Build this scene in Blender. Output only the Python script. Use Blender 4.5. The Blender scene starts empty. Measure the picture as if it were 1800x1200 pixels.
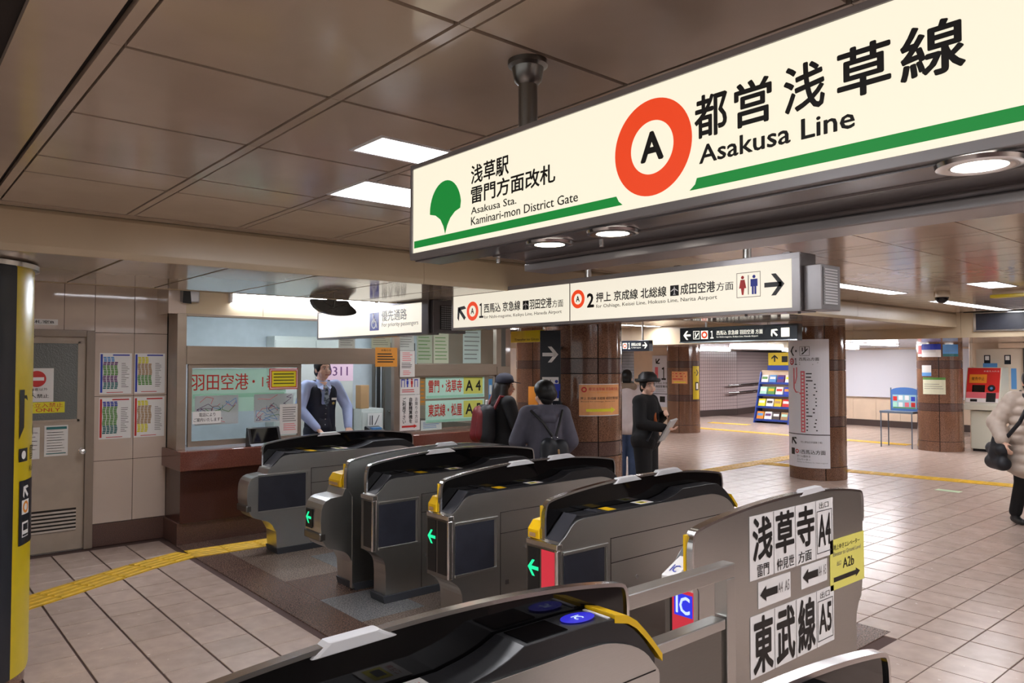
import bpy, bmesh, math, random
from mathutils import Vector, Matrix
from mathutils.geometry import tessellate_polygon

random.seed(7)
scene = bpy.context.scene
col = scene.collection
PI = math.pi

# ---------------------------------------------------------------- camera
cam_data = bpy.data.cameras.new('camera')
cam = bpy.data.objects.new('camera', cam_data)
col.objects.link(cam)
cam.location = (0, 0, 1.70)
cam.rotation_euler = (math.radians(91.65), 0, math.radians(49.5))
cam_data.sensor_width = 36
cam_data.lens = 26.5
cam_data.clip_start = 0.05
cam_data.clip_end = 200
scene.camera = cam

# ---------------------------------------------------------------- world and exposure
world = bpy.data.worlds.new('world')
scene.world = world
world.use_nodes = True
world.node_tree.nodes['Background'].inputs[0].default_value = (1.0, 0.97, 0.93, 1)
world.node_tree.nodes['Background'].inputs[1].default_value = 0.85
vs = scene.view_settings
vs.view_transform = 'Standard'
vs.look = 'None'
vs.gamma = 1
vs.use_curve_mapping = False
vs.exposure = 0.0
LAMP = 22.0       # emission strength of the ceiling fluorescents

# ---------------------------------------------------------------- materials
def srgb(r, g, b):
    def c(v):
        v /= 255.0
        return v / 12.92 if v <= 0.04045 else ((v + 0.055) / 1.055) ** 2.4
    return (c(r), c(g), c(b), 1.0)

MATS = {}
def mat(name, rgb, rough=0.5, metal=0.0, spec=0.5, emit=0.0, var=0.0, vscale=8.0, rvar=0.0,
        bump=0.0, bscale=60.0, stretch=(1, 1, 1), rnd=0.0, coat=0.0, rgb2=None, ramp=(0.4, 0.6), detail=3.0):
    if name in MATS:
        return MATS[name]
    m = bpy.data.materials.new(name)
    m.use_nodes = True
    nt = m.node_tree
    N, L = nt.nodes, nt.links
    p = N['Principled BSDF']
    c = srgb(*rgb)
    p.inputs['Base Color'].default_value = c
    p.inputs['Roughness'].default_value = rough
    p.inputs['Metallic'].default_value = metal
    p.inputs['Specular IOR Level'].default_value = spec
    p.inputs['Coat Weight'].default_value = coat
    p.inputs['Coat Roughness'].default_value = 0.08
    if emit:
        p.inputs['Base Color'].default_value = tuple(v * 0.25 for v in c[:3]) + (1,)
        p.inputs['Emission Color'].default_value = c
        p.inputs['Emission Strength'].default_value = emit
    geo = None
    def noise(scale, st=stretch, det=detail):
        nonlocal geo
        if geo is None:
            geo = N.new('ShaderNodeNewGeometry')
        mp = N.new('ShaderNodeMapping')
        mp.inputs['Scale'].default_value = st
        L.new(geo.outputs['Position'], mp.inputs['Vector'])
        n = N.new('ShaderNodeTexNoise')
        n.inputs['Scale'].default_value = scale
        n.inputs['Detail'].default_value = det
        L.new(mp.outputs['Vector'], n.inputs['Vector'])
        return n.outputs['Fac']
    colsock = None
    if var or rgb2:
        f = noise(vscale)
        rp = N.new('ShaderNodeValToRGB')
        rp.color_ramp.elements[0].position = ramp[0]
        rp.color_ramp.elements[1].position = ramp[1]
        if rgb2:
            rp.color_ramp.elements[0].color = c
            rp.color_ramp.elements[1].color = srgb(*rgb2)
        else:
            rp.color_ramp.elements[0].color = tuple(v * (1 - var) for v in c[:3]) + (1,)
            rp.color_ramp.elements[1].color = tuple(min(1, v * (1 + var)) for v in c[:3]) + (1,)
        L.new(f, rp.inputs['Fac'])
        colsock = rp.outputs['Color']
    if rnd:
        oi = N.new('ShaderNodeObjectInfo')
        mr = N.new('ShaderNodeMapRange')
        mr.inputs['To Min'].default_value = 1 - rnd
        mr.inputs['To Max'].default_value = 1 + rnd
        L.new(oi.outputs['Random'], mr.inputs['Value'])
        mx = N.new('ShaderNodeMix')
        mx.data_type = 'RGBA'
        mx.blend_type = 'MULTIPLY'
        mx.inputs['Factor'].default_value = 1
        if colsock:
            L.new(colsock, mx.inputs[6])
        else:
            mx.inputs[6].default_value = c
        cb = N.new('ShaderNodeCombineColor')
        for i in range(3):
            L.new(mr.outputs['Result'], cb.inputs[i])
        L.new(cb.outputs['Color'], mx.inputs[7])
        colsock = mx.outputs[2]
    if colsock:
        L.new(colsock, p.inputs['Base Color'])
    if rvar:
        f = noise(vscale * 2.3)
        mr = N.new('ShaderNodeMapRange')
        mr.inputs['To Min'].default_value = max(0.0, rough - rvar)
        mr.inputs['To Max'].default_value = min(1.0, rough + rvar)
        L.new(f, mr.inputs['Value'])
        L.new(mr.outputs['Result'], p.inputs['Roughness'])
    if bump:
        b = N.new('ShaderNodeBump')
        b.inputs['Strength'].default_value = bump
        b.inputs['Distance'].default_value = 0.01
        L.new(noise(bscale), b.inputs['Height'])
        L.new(b.outputs['Normal'], p.inputs['Normal'])
    MATS[name] = m
    return m

def glass_mat(name, tint=(235, 245, 242), fac=0.10, rough=0.0):
    m = bpy.data.materials.new(name)
    m.use_nodes = True
    nt = m.node_tree
    N, L = nt.nodes, nt.links
    N.remove(N['Principled BSDF'])
    out = N['Material Output']
    tr = N.new('ShaderNodeBsdfTransparent')
    tr.inputs[0].default_value = srgb(*tint)
    gl = N.new('ShaderNodeBsdfGlossy')
    gl.inputs['Roughness'].default_value = rough
    fr = N.new('ShaderNodeLayerWeight')
    fr.inputs['Blend'].default_value = fac
    mx = N.new('ShaderNodeMixShader')
    L.new(fr.outputs['Fresnel'], mx.inputs[0])
    L.new(tr.outputs[0], mx.inputs[1])
    L.new(gl.outputs[0], mx.inputs[2])
    L.new(mx.outputs[0], out.inputs[0])
    MATS[name] = m
    return m

m_ceil = mat('ceiling_enamel', (182, 166, 150), rough=0.13, spec=0.5, var=0.04, vscale=3, rvar=0.05, rnd=0.03)
m_soffit = mat('soffit_enamel', (186, 172, 156), rough=0.10, spec=0.55, var=0.03, vscale=3)
m_fascia = mat('fascia_enamel', (196, 178, 150), rough=0.26, spec=0.5, var=0.03, vscale=2)
m_gap = mat('joint_shadow_gap', (38, 32, 28), rough=0.9)
m_wall = mat('wall_enamel', (200, 182, 168), rough=0.05, spec=0.5, var=0.02, vscale=3, rnd=0.02)
m_wallfar = mat('wall_far_beige', (222, 200, 176), rough=0.3, var=0.03, vscale=3)
m_skirt = mat('skirting_granite', (92, 66, 58), rough=0.35, var=0.3, vscale=180)
m_doorp = mat('door_paint', (168, 152, 136), rough=0.4, var=0.03)
m_frame = mat('door_frame_paint', (140, 124, 110), rough=0.35, var=0.03)
m_tile = mat('floor_tile', (192, 171, 159), rough=0.24, spec=0.5, var=0.09, vscale=9, rvar=0.08, rnd=0.07, ramp=(0.3, 0.7), detail=6)
m_grout = mat('floor_grout', (84, 62, 56), rough=0.8)
m_gr_dark = mat('granite_dark_brown', (66, 50, 46), rough=0.22, rgb2=(136, 112, 100), vscale=110, ramp=(0.35, 0.7), rnd=0.06)
m_gr_mid = mat('granite_mid_brown', (92, 78, 70), rough=0.22, rgb2=(160, 144, 132), vscale=110, ramp=(0.35, 0.7), rnd=0.06)
m_gr_grey = mat('granite_grey', (96, 98, 102), rough=0.25, rgb2=(156, 156, 156), vscale=100, ramp=(0.35, 0.7), rnd=0.06)
m_col = mat('column_granite', (82, 56, 43), rough=0.10, rgb2=(140, 102, 79), vscale=100, ramp=(0.3, 0.72), spec=0.6, rnd=0.05)
m_colband = mat('column_band_granite', (72, 54, 48), rough=0.12, rgb2=(104, 80, 72), vscale=110, ramp=(0.3, 0.7), rnd=0.05)
m_tact = mat('tactile_yellow', (222, 176, 34), rough=0.45, var=0.1, vscale=14, rnd=0.05)
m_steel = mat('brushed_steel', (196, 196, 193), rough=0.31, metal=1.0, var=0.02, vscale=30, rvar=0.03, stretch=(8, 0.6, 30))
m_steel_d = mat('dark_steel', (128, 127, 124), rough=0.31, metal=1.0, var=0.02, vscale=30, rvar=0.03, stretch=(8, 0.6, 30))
m_chrome = mat('polished_rim', (222, 222, 222), rough=0.16, metal=1.0)
m_booth = mat('booth_steel', (164, 150, 136), rough=0.34, metal=0.7, var=0.05, vscale=6, stretch=(1, 0.2, 1))
m_blackg = mat('black_gloss', (10, 9, 10), rough=0.06, spec=0.5)
m_deck = mat('deck_black', (28, 28, 31), rough=0.32, var=0.1)
m_deckg = mat('deck_charcoal', (52, 52, 57), rough=0.35, var=0.08)
m_screen = mat('blank_screen_navy', (44, 46, 56), rough=0.4, var=0.1)
m_rubber = mat('kick_rubber', (58, 60, 66), rough=0.55)
m_black = mat('black_paint', (16, 16, 17), rough=0.5)
m_ink = mat('sign_ink_black', (14, 13, 13), rough=0.45)
m_yel = mat('lamp_yellow', (232, 186, 20), rough=0.3, var=0.04)
m_yels = mat('sign_yellow', (206, 182, 20), rough=0.28, spec=0.5, var=0.03)
m_white = mat('white_plastic', (214, 214, 216), rough=0.35)
def paper_mat(name, rgb, tl=0.45):
    m = bpy.data.materials.new(name)
    m.use_nodes = True
    N, L = m.node_tree.nodes, m.node_tree.links
    N.remove(N['Principled BSDF'])
    df = N.new('ShaderNodeBsdfDiffuse'); tr = N.new('ShaderNodeBsdfTranslucent'); mx = N.new('ShaderNodeMixShader')
    nz = N.new('ShaderNodeTexNoise'); nz.inputs['Scale'].default_value = 14
    rp = N.new('ShaderNodeValToRGB')
    c = srgb(*rgb)
    rp.color_ramp.elements[0].color = tuple(v * 0.93 for v in c[:3]) + (1,)
    rp.color_ramp.elements[1].color = c
    L.new(nz.outputs['Fac'], rp.inputs['Fac'])
    L.new(rp.outputs['Color'], df.inputs['Color']); L.new(rp.outputs['Color'], tr.inputs['Color'])
    mx.inputs[0].default_value = tl
    L.new(df.outputs[0], mx.inputs[1]); L.new(tr.outputs[0], mx.inputs[2])
    L.new(mx.outputs[0], N['Material Output'].inputs[0])
    return m
m_paper = mat('paper_white', (222, 218, 214), rough=0.6, rnd=0.03)
m_sheet = mat('sheet_white', (232, 230, 228), rough=0.45)
m_red = mat('print_red', (196, 42, 36), rough=0.5)
m_pink = mat('print_pink', (226, 110, 120), rough=0.5)
m_blue = mat('print_blue', (38, 58, 170), rough=0.5)
m_lblue = mat('print_light_blue', (90, 150, 210), rough=0.5)
m_teal = mat('print_teal', (40, 108, 108), rough=0.5)
m_green = mat('print_green', (86, 140, 60), rough=0.5)
m_lgreen = mat('print_light_green', (176, 224, 200), rough=0.5)
m_orange = mat('print_orange', (226, 140, 40), rough=0.5)
m_orangep = mat('paper_orange', (222, 150, 50), rough=0.55)
m_peach = mat('poster_peach', (226, 160, 106), rough=0.22, var=0.03)
m_py = mat('paper_yellow', (228, 220, 110), rough=0.5)
m_by = mat('paper_bright_yellow', (226, 214, 40), rough=0.5)
m_mint = paper_mat('paper_mint', (226, 246, 236))
m_map = paper_mat('paper_map', (226, 226, 228))
m_redb = paper_mat('print_bright_red', (236, 84, 78), 0.3)
m_grey = mat('print_grey', (118, 114, 112), rough=0.6)
m_purple = mat('print_purple', (104, 60, 110), rough=0.6)
m_boxgrey = mat('sign_case_grey', (150, 147, 148), rough=0.3, metal=0.5, var=0.04)
m_case = mat('sign_case_dark', (104, 100, 101), rough=0.22, metal=0.4, var=0.05)
m_navy = mat('sign_navy', (20, 26, 36), rough=0.3)
m_lit = mat('lit_sign_white', (255, 247, 222), rough=0.4, emit=0.92)
m_lit2 = mat('lit_sign_white_soft', (255, 246, 226), rough=0.4, emit=0.82)
m_litgreen = mat('lit_sign_green', (22, 150, 62), rough=0.4, emit=0.7)
m_litred = mat('lit_sign_orange_red', (244, 74, 34), rough=0.4, emit=0.85)
m_litpale = mat('lit_symbol_white', (255, 250, 235), rough=0.4, emit=1.3)
m_litblue = mat('lit_sign_blue', (38, 48, 160), rough=0.4, emit=0.35)
m_tube = mat('fluorescent_diffuser', (250, 250, 255), rough=0.4, emit=LAMP)
m_tube2 = mat('fluorescent_tube_far', (250, 250, 255), rough=0.4, emit=LAMP * 2.8)
m_tube3 = mat('office_tube', (244, 248, 255), rough=0.4, emit=60.0)
m_batten = mat('batten_diffuser', (232, 240, 255), rough=0.4, emit=60.0)
m_down = mat('downlight_lens', (255, 246, 232), rough=0.4, emit=14.0)
m_arrow = mat('led_green_arrow', (30, 240, 160), rough=0.4, emit=1.1)
m_redled = mat('led_red_panel', (214, 50, 66), rough=0.4, emit=0.75)
m_blueled = mat('led_blue_panel', (40, 50, 220), rough=0.4, emit=1.0)
m_ledwhite = mat('led_white_letters', (205, 225, 255), rough=0.4, emit=1.0)
m_icglow = mat('reader_blue_glow', (44, 40, 214), rough=0.3, emit=0.7)
m_skin = mat('skin', (230, 186, 162), rough=0.5, var=0.03)
m_hair = mat('hair_black', (20, 16, 15), rough=0.45, var=0.2, vscale=60)
m_shirt = mat('shirt_pale_blue', (178, 194, 236), rough=0.7, var=0.04, bump=0.15, bscale=25)
m_vest = mat('vest_navy', (28, 32, 48), rough=0.6, var=0.1, bump=0.1, bscale=40)
m_coatg = mat('coat_grey', (86, 84, 96), rough=0.8, var=0.08, bump=0.2, bscale=18)
m_coatb = mat('coat_black', (17, 16, 18), rough=0.85, var=0.1)
m_puff = mat('padded_coat_beige', (198, 182, 168), rough=0.5, var=0.05, bump=0.3, bscale=16)
m_pale = mat('coat_pale_pink', (214, 200, 200), rough=0.75, var=0.04)
m_jeans = mat('jeans_blue', (52, 68, 98), rough=0.8, var=0.1)
m_capn = mat('cap_navy', (30, 31, 48), rough=0.75)
m_bagr = mat('backpack_red', (112, 22, 26), rough=0.5, var=0.08)
m_bagd = mat('bag_dark', (26, 28, 34), rough=0.55, var=0.1)
m_tie = mat('tie_striped_grey', (60, 74, 88), rough=0.5, rgb2=(150, 164, 176), vscale=30, stretch=(0.6, 0.6, 1.6), ramp=(0.45, 0.55))
m_cardb = mat('cardboard', (170, 136, 96), rough=0.8)
m_office = mat('office_wall', (186, 196, 202), rough=0.6, var=0.03)
m_cab = mat('office_cabinet', (198, 204, 200), rough=0.5)
m_mach = mat('machine_beige', (206, 206, 190), rough=0.4)
m_machred = mat('machine_red', (206, 44, 40), rough=0.35)
m_wb = mat('white_board', (216, 218, 228), rough=0.35)
m_tab = mat('table_grey_blue', (96, 108, 124), rough=0.4)
m_mosaic = mat('mosaic_tile', (178, 158, 156), rough=0.2, rnd=0.03)
m_mosgap = mat('mosaic_grout', (104, 88, 88), rough=0.8)
m_brown = mat('dark_brown_base', (66, 52, 48), rough=0.4)
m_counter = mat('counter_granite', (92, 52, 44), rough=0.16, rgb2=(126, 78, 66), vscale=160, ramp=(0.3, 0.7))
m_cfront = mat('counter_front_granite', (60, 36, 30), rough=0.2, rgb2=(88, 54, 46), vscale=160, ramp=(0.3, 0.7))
m_hole = mat('speaker_grille', (150, 150, 150), rough=0.4, metal=0.6)
m_mirror = mat('convex_mirror_back', (34, 30, 28), rough=0.25)
m_glass = glass_mat('window_glass', (248, 251, 250), 0.06)
m_glassd = glass_mat('door_glass', (120, 128, 124), 0.2, 0.1)
m_wired = mat('wired_glass', (98, 100, 96), rough=0.25, spec=0.6, bump=0.5, bscale=90)

# ---------------------------------------------------------------- mesh helpers
ORG = {}
def wloc(o):
    return ORG.get(o.name, Vector((0, 0, 0))) if o else Vector((0, 0, 0))

def tag(o, label=None, cat=None, group=None, kind=None):
    if label: o['label'] = label
    if cat: o['category'] = cat
    if group: o['group'] = group
    if kind: o['kind'] = kind
    return o

def thing(name, label, cat, loc=(0, 0, 0), rz=0.0, group=None, kind=None):
    o = bpy.data.objects.new(name, None)
    o.empty_display_size = 0.1
    col.objects.link(o)
    o.location = loc
    o.rotation_euler = (0, 0, rz)
    ORG[o.name] = Vector(loc)
    return tag(o, label, cat, group, kind)

class MB:
    def __init__(s):
        s.v = []; s.f = []
    def add(s, vs, fs):
        n = len(s.v)
        s.v += [tuple(p) for p in vs]
        s.f += [tuple(i + n for i in f) for f in fs]
        return s
    def box(s, x0, x1, y0, y1, z0, z1):
        return s.add([(x0, y0, z0), (x1, y0, z0), (x1, y1, z0), (x0, y1, z0), (x0, y0, z1), (x1, y0, z1), (x1, y1, z1), (x0, y1, z1)],
                     [(0, 3, 2, 1), (4, 5, 6, 7), (0, 1, 5, 4), (1, 2, 6, 5), (2, 3, 7, 6), (3, 0, 4, 7)])
    def prism_x(s, prof, x0, x1):            # profile in (y, z), extruded in x
        n = len(prof)
        vs = [(x0, a, b) for a, b in prof] + [(x1, a, b) for a, b in prof]
        fs = [(i, (i + 1) % n, n + (i + 1) % n, n + i) for i in range(n)]
        s.add(vs, fs)
        base = len(s.v) - 2 * n
        tris = tessellate_polygon([[Vector((a, b, 0)) for a, b in prof]])
        s.f += [tuple(base + i for i in t) for t in tris] + [tuple(base + n + i for i in reversed(t)) for t in tris]
        return s
    def prism_y(s, prof, y0, y1):            # profile in (x, z)
        n0 = len(s.v)
        s.prism_x(prof, y0, y1)
        for i in range(n0, len(s.v)):
            x, y, z = s.v[i]
            s.v[i] = (y, x, z)
        return s
    def prism_z(s, prof, z0, z1):            # profile in (x, y)
        n0 = len(s.v)
        s.prism_x(prof, z0, z1)
        for i in range(n0, len(s.v)):
            x, y, z = s.v[i]
            s.v[i] = (y, z, x)
        return s
    def lathe(s, prof, n=24, c=(0, 0, 0), axis='z', a0=0.0, a1=2 * PI):
        full = abs(a1 - a0 - 2 * PI) < 1e-6
        k = n if full else n + 1
        vs = []
        for j in range(k):
            a = a0 + (a1 - a0) * j / n
            for r, z in prof:
                p = (r * math.cos(a), r * math.sin(a), z)
                if axis == 'x': p = (p[2], p[0], p[1])
                if axis == 'y': p = (p[0], p[2], p[1])
                vs.append((p[0] + c[0], p[1] + c[1], p[2] + c[2]))
        m = len(prof)
        fs = []
        for j in range(n):
            j2 = (j + 1) % k
            for i in range(m - 1):
                fs.append((j * m + i, j2 * m + i, j2 * m + i + 1, j * m + i + 1))
        return s.add(vs, fs)
    def cyl(s, c, r, z0, z1, n=20, axis='z'):
        return s.lathe([(0.0001, z0), (r, z0), (r, z1), (0.0001, z1)], n, c, axis)
    def tube(s, pts, r, n=8, closed=False):
        pts = [Vector(p) for p in pts]
        rr = r if isinstance(r, (list, tuple)) else [r] * len(pts)
        rings = []
        up = Vector((0, 0, 1))
        for i, p in enumerate(pts):
            if closed:
                d = pts[(i + 1) % len(pts)] - pts[i - 1]
            else:
                d = pts[min(i + 1, len(pts) - 1)] - pts[max(i - 1, 0)]
            d.normalize()
            a = d.cross(up)
            if a.length < 1e-3: a = d.cross(Vector((0, 1, 0)))
            a.normalize()
            b = a.cross(d)
            rings.append([p + (a * math.cos(2 * PI * k / n) + b * math.sin(2 * PI * k / n)) * rr[i] for k in range(n)])
        vs = [q for rg in rings for q in rg]
        fs = []
        m = len(rings)
        for i in range(m if closed else m - 1):
            i2 = (i + 1) % m
            for k in range(n):
                fs.append((i * n + k, i * n + (k + 1) % n, i2 * n + (k + 1) % n, i2 * n + k))
        if not closed:
            fs.append(tuple(range(n - 1, -1, -1)))
            fs.append(tuple((m - 1) * n + k for k in range(n)))
        return s.add(vs, fs)
    def ball(s, c, r, nu=16, nv=10, rot=None):
        rx, ry, rz = r if isinstance(r, (list, tuple)) else (r, r, r)
        vs = []; fs = []
        for i in range(nv + 1):
            t = PI * i / nv
            for j in range(nu):
                a = 2 * PI * j / nu
                p = Vector((rx * math.sin(t) * math.cos(a), ry * math.sin(t) * math.sin(a), rz * math.cos(t)))
                if rot is not None: p = rot @ p
                vs.append((p.x + c[0], p.y + c[1], p.z + c[2]))
        for i in range(nv):
            for j in range(nu):
                fs.append((i * nu + j, (i + 1) * nu + j, (i + 1) * nu + (j + 1) % nu, i * nu + (j + 1) % nu))
        return s.add(vs, fs)
    def capsule(s, a, b, ra, rb, n=12):
        a, b = Vector(a), Vector(b)
        d = b - a
        L = max(d.length, 1e-4)
        d.normalize()
        q = Vector((0, 0, 1)).rotation_difference(d)
        prof = []
        for k in range(5):
            t = PI / 2 * k / 4
            prof.append((max(1e-4, ra * math.sin(t)), -ra * math.cos(t)))
        for k in range(5):
            t = PI / 2 * k / 4
            prof.append((max(1e-4, rb * math.cos(t)), L + rb * math.sin(t)))
        n0 = len(s.v)
        s.lathe(prof, n)
        for i in range(n0, len(s.v)):
            p = q @ Vector(s.v[i]) + a
            s.v[i] = tuple(p)
        return s
    def build(s, name, m, parent=None, smooth=False, world=True, bevel=0.0, seg=2):
        me = bpy.data.meshes.new(name)
        o3 = wloc(parent) if world else Vector((0, 0, 0))
        me.from_pydata([(a - o3.x, b - o3.y, c - o3.z) for a, b, c in s.v], [], s.f)
        bm = bmesh.new()
        bm.from_mesh(me)
        bmesh.ops.remove_doubles(bm, verts=bm.verts, dist=1e-5)
        bmesh.ops.recalc_face_normals(bm, faces=bm.faces)
        bm.to_mesh(me)
        bm.free()
        me.materials.append(m)
        o = bpy.data.objects.new(name, me)
        col.objects.link(o)
        if parent:
            o.parent = parent
            ORG[o.name] = wloc(parent)
        if smooth:
            try:
                me.shade_smooth()
                me.set_sharp_from_angle(angle=math.radians(40))
            except Exception:
                for p in me.polygons: p.use_smooth = True
        if bevel:
            b = o.modifiers.new('bevel', 'BEVEL')
            b.width = bevel
            b.segments = seg
            b.limit_method = 'ANGLE'
            b.angle_limit = math.radians(40)
            b.harden_normals = False
        return o

def copy_tree(o, loc=None, label=None, group=None, parent=None):
    c = o.copy()
    col.objects.link(c)
    c.parent = parent
    if loc is not None:
        c.location = loc
        ORG[c.name] = Vector(loc)
    elif parent is not None:
        ORG[c.name] = wloc(parent)
    if label: c['label'] = label
    if group: c['group'] = group
    for ch in list(o.children):
        copy_tree(ch, None, None, None, c)
    return c

# ---------------------------------------------------------------- flat and curved sign faces
def face_y(y, nrm=-1):     # vertical face looking to -y (u = +x) or +y
    if nrm < 0: return lambda u, v, d=0.0: (u, y - d, v)
    return lambda u, v, d=0.0: (-u, y + d, v)
def face_x(x):             # vertical face looking to +x (u = +y)
    return lambda u, v, d=0.0: (x + d, u, v)
def face_cyl(c, r, th0):   # outside of a column; u = arc length from angle th0
    return lambda u, v, d=0.0: (c[0] + (r + d) * math.cos(th0 + u / r), c[1] + (r + d) * math.sin(th0 + u / r), v)
def face_free(o, U, V):
    o, U, V = Vector(o), Vector(U).normalized(), Vector(V).normalized()
    Nn = U.cross(V)
    return lambda u, v, d=0.0: tuple(o + U * u + V * v + Nn * d)

def rects(mp, lst, name, m, parent, d=0.0015, seg=1):
    b = MB()
    for u0, u1, v0, v1 in lst:
        for i in range(seg):
            a0 = u0 + (u1 - u0) * i / seg
            a1 = u0 + (u1 - u0) * (i + 1) / seg
            b.add([mp(a0, v0, d), mp(a1, v0, d), mp(a1, v1, d), mp(a0, v1, d)], [(0, 1, 2, 3)])
    return b.build(name, m, parent)

def poly(mp, pts, name, m, parent, d=0.0015):
    b = MB()
    tr = tessellate_polygon([[Vector((p[0], p[1], 0)) for p in pts]])
    b.add([mp(p[0], p[1], d) for p in pts], [tuple(t) for t in tr])
    return b.build(name, m, parent)

def polys(mp, plist, name, m, parent, d=0.0015):
    b = MB()
    for pts in plist:
        tr = tessellate_polygon([[Vector((p[0], p[1], 0)) for p in pts]])
        b.add([mp(p[0], p[1], d) for p in pts], [tuple(t) for t in tr])
    return b.build(name, m, parent)

def ring(mp, u, v, ro, ri, name, m, parent, d=0.0015, n=40, asp=1.0):
    b = MB()
    vs = []
    for k in range(n):
        a = 2 * PI * k / n
        vs.append(mp(u + asp * ro * math.cos(a), v + ro * math.sin(a), d))
        vs.append(mp(u + asp * ri * math.cos(a), v + ri * math.sin(a), d))
    b.add(vs, [(2 * k, 2 * ((k + 1) % n), 2 * ((k + 1) % n) + 1, 2 * k + 1) for k in range(n)])
    return b.build(name, m, parent)

def disc(mp, u, v, r, name, m, parent, d=0.0015, n=32, asp=1.0):
    return poly(mp, [(u + asp * r * math.cos(2 * PI * k / n), v + r * math.sin(2 * PI * k / n)) for k in range(n)], name, m, parent, d)

def slab(mp, u0, u1, v0, v1, th, name, m, parent, seg=1):   # a plate of real thickness lying on a face
    b = MB()
    for i in range(seg):
        a0 = u0 + (u1 - u0) * i / seg
        a1 = u0 + (u1 - u0) * (i + 1) / seg
        b.add([mp(a0, v0, 0), mp(a1, v0, 0), mp(a1, v1, 0), mp(a0, v1, 0), mp(a0, v0, th), mp(a1, v0, th), mp(a1, v1, th), mp(a0, v1, th)],
              [(4, 5, 6, 7), (0, 1, 5, 4), (2, 3, 7, 6)] + ([(3, 0, 4, 7)] if i == 0 else []) + ([(1, 2, 6, 5)] if i == seg - 1 else []) + [(0, 3, 2, 1)])
    return b.build(name, m, parent)

_TXT = {}
def glyphs(body):
    key = body
    if key not in _TXT:
        c = bpy.data.curves.new('lettering_curve', 'FONT')
        c.body = body
        c.resolution_u = 2
        c.align_x = 'CENTER' if '\n' in body else 'LEFT'
        c.space_line = 0.95
        o = bpy.data.objects.new('lettering_source', c)
        me = o.to_mesh()
        vs = [(v.co.x, v.co.y) for v in me.vertices]
        fs = [tuple(p.vertices) for p in me.polygons]
        o.to_mesh_clear()
        bpy.data.objects.remove(o)
        bpy.data.curves.remove(c)
        _TXT[key] = (vs, fs)
    return _TXT[key]

def text(body, mp, u0, u1, v0, v1, m, parent, bold=0.0, d=0.003, name='lettering'):
    vs, fs = glyphs(body)
    if not vs: return None
    a0 = min(p[0] for p in vs); a1 = max(p[0] for p in vs)
    b0 = min(p[1] for p in vs); b1 = max(p[1] for p in vs)
    b = MB()
    # heavier lettering: the outline drawn a few times, shifted by a fraction of its stroke
    sh = [(0, 0)] if bold < 0.004 else [(-bold, 0), (bold, 0)] if bold < 0.014 else [(bold * math.cos(PI * q / 4), bold * math.sin(PI * q / 4)) for q in range(8)]
    a0 -= bold; a1 += bold; b0 -= bold; b1 += bold
    for q_, (sx_, sy_) in enumerate(sh):
        b.add([mp(u0 + (p[0] + sx_ - a0) / (a1 - a0) * (u1 - u0), v0 + (p[1] + sy_ - b0) / (b1 - b0) * (v1 - v0), d + 0.00006 * q_) for p in vs], fs)
    return b.build(name, m, parent)

def lines(mp, u0, u1, v0, v1, n, m, parent, name='print', fill=0.45, d=0.002, rag=0.3, seg=1):
    h = (v1 - v0) / n
    rs = []
    for i in range(n):
        w = (u1 - u0) * (1 - rag * random.random())
        rs.append((u0, u0 + w, v1 - (i + 0.5 + fill / 2) * h, v1 - (i + 0.5 - fill / 2) * h))
    return rects(mp, rs, name, m, parent, d, seg)

def arrow_pts(cx, cy, s, ang):     # the station-style arrow: a stem and two barbs, pointing along ang
    def r(p):
        c, q = math.cos(ang), math.sin(ang)
        return (cx + s * (p[0] * c - p[1] * q), cy + s * (p[0] * q + p[1] * c))
    t = 0.11
    stem = [(-0.5, -t), (0.36, -t), (0.36, t), (-0.5, t)]
    b1 = [(0.5, 0.0), (0.08, 0.5), (-0.16, 0.5), (0.24, 0.0)]
    b2 = [(0.5, 0.0), (0.24, 0.0), (-0.16, -0.5), (0.08, -0.5)]
    return [[r(p) for p in q] for q in (stem, b1, b2)]

def block_arrow(x0, x1, cy, h):    # a plain block arrow pointing to x1
    s = 1 if x1 > x0 else -1
    hd = min(abs(x1 - x0) * 0.35, h)
    xm = x1 - s * hd
    return [(x0, cy - h * 0.25), (xm, cy - h * 0.25), (xm, cy - h * 0.5), (x1, cy), (xm, cy + h * 0.5), (xm, cy + h * 0.25), (x0, cy + h * 0.25)]

def line_mark(mp, u, v, r, parent, m=None, paper=None, letter='A', asp=1.0, back=None):
    if back: disc(mp, u, v, r * 1.0, 'line_mark_back', back, parent, 0.0012, asp=asp)
    ring(mp, u, v, r, r * 0.58, 'line_mark', m or m_litred, parent, 0.002, asp=asp)
    if letter: text(letter, mp, u - r * 0.27 * asp, u + r * 0.27 * asp, v - r * 0.30, v + r * 0.34, m_ink, parent, 0.03, 0.003)

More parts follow.
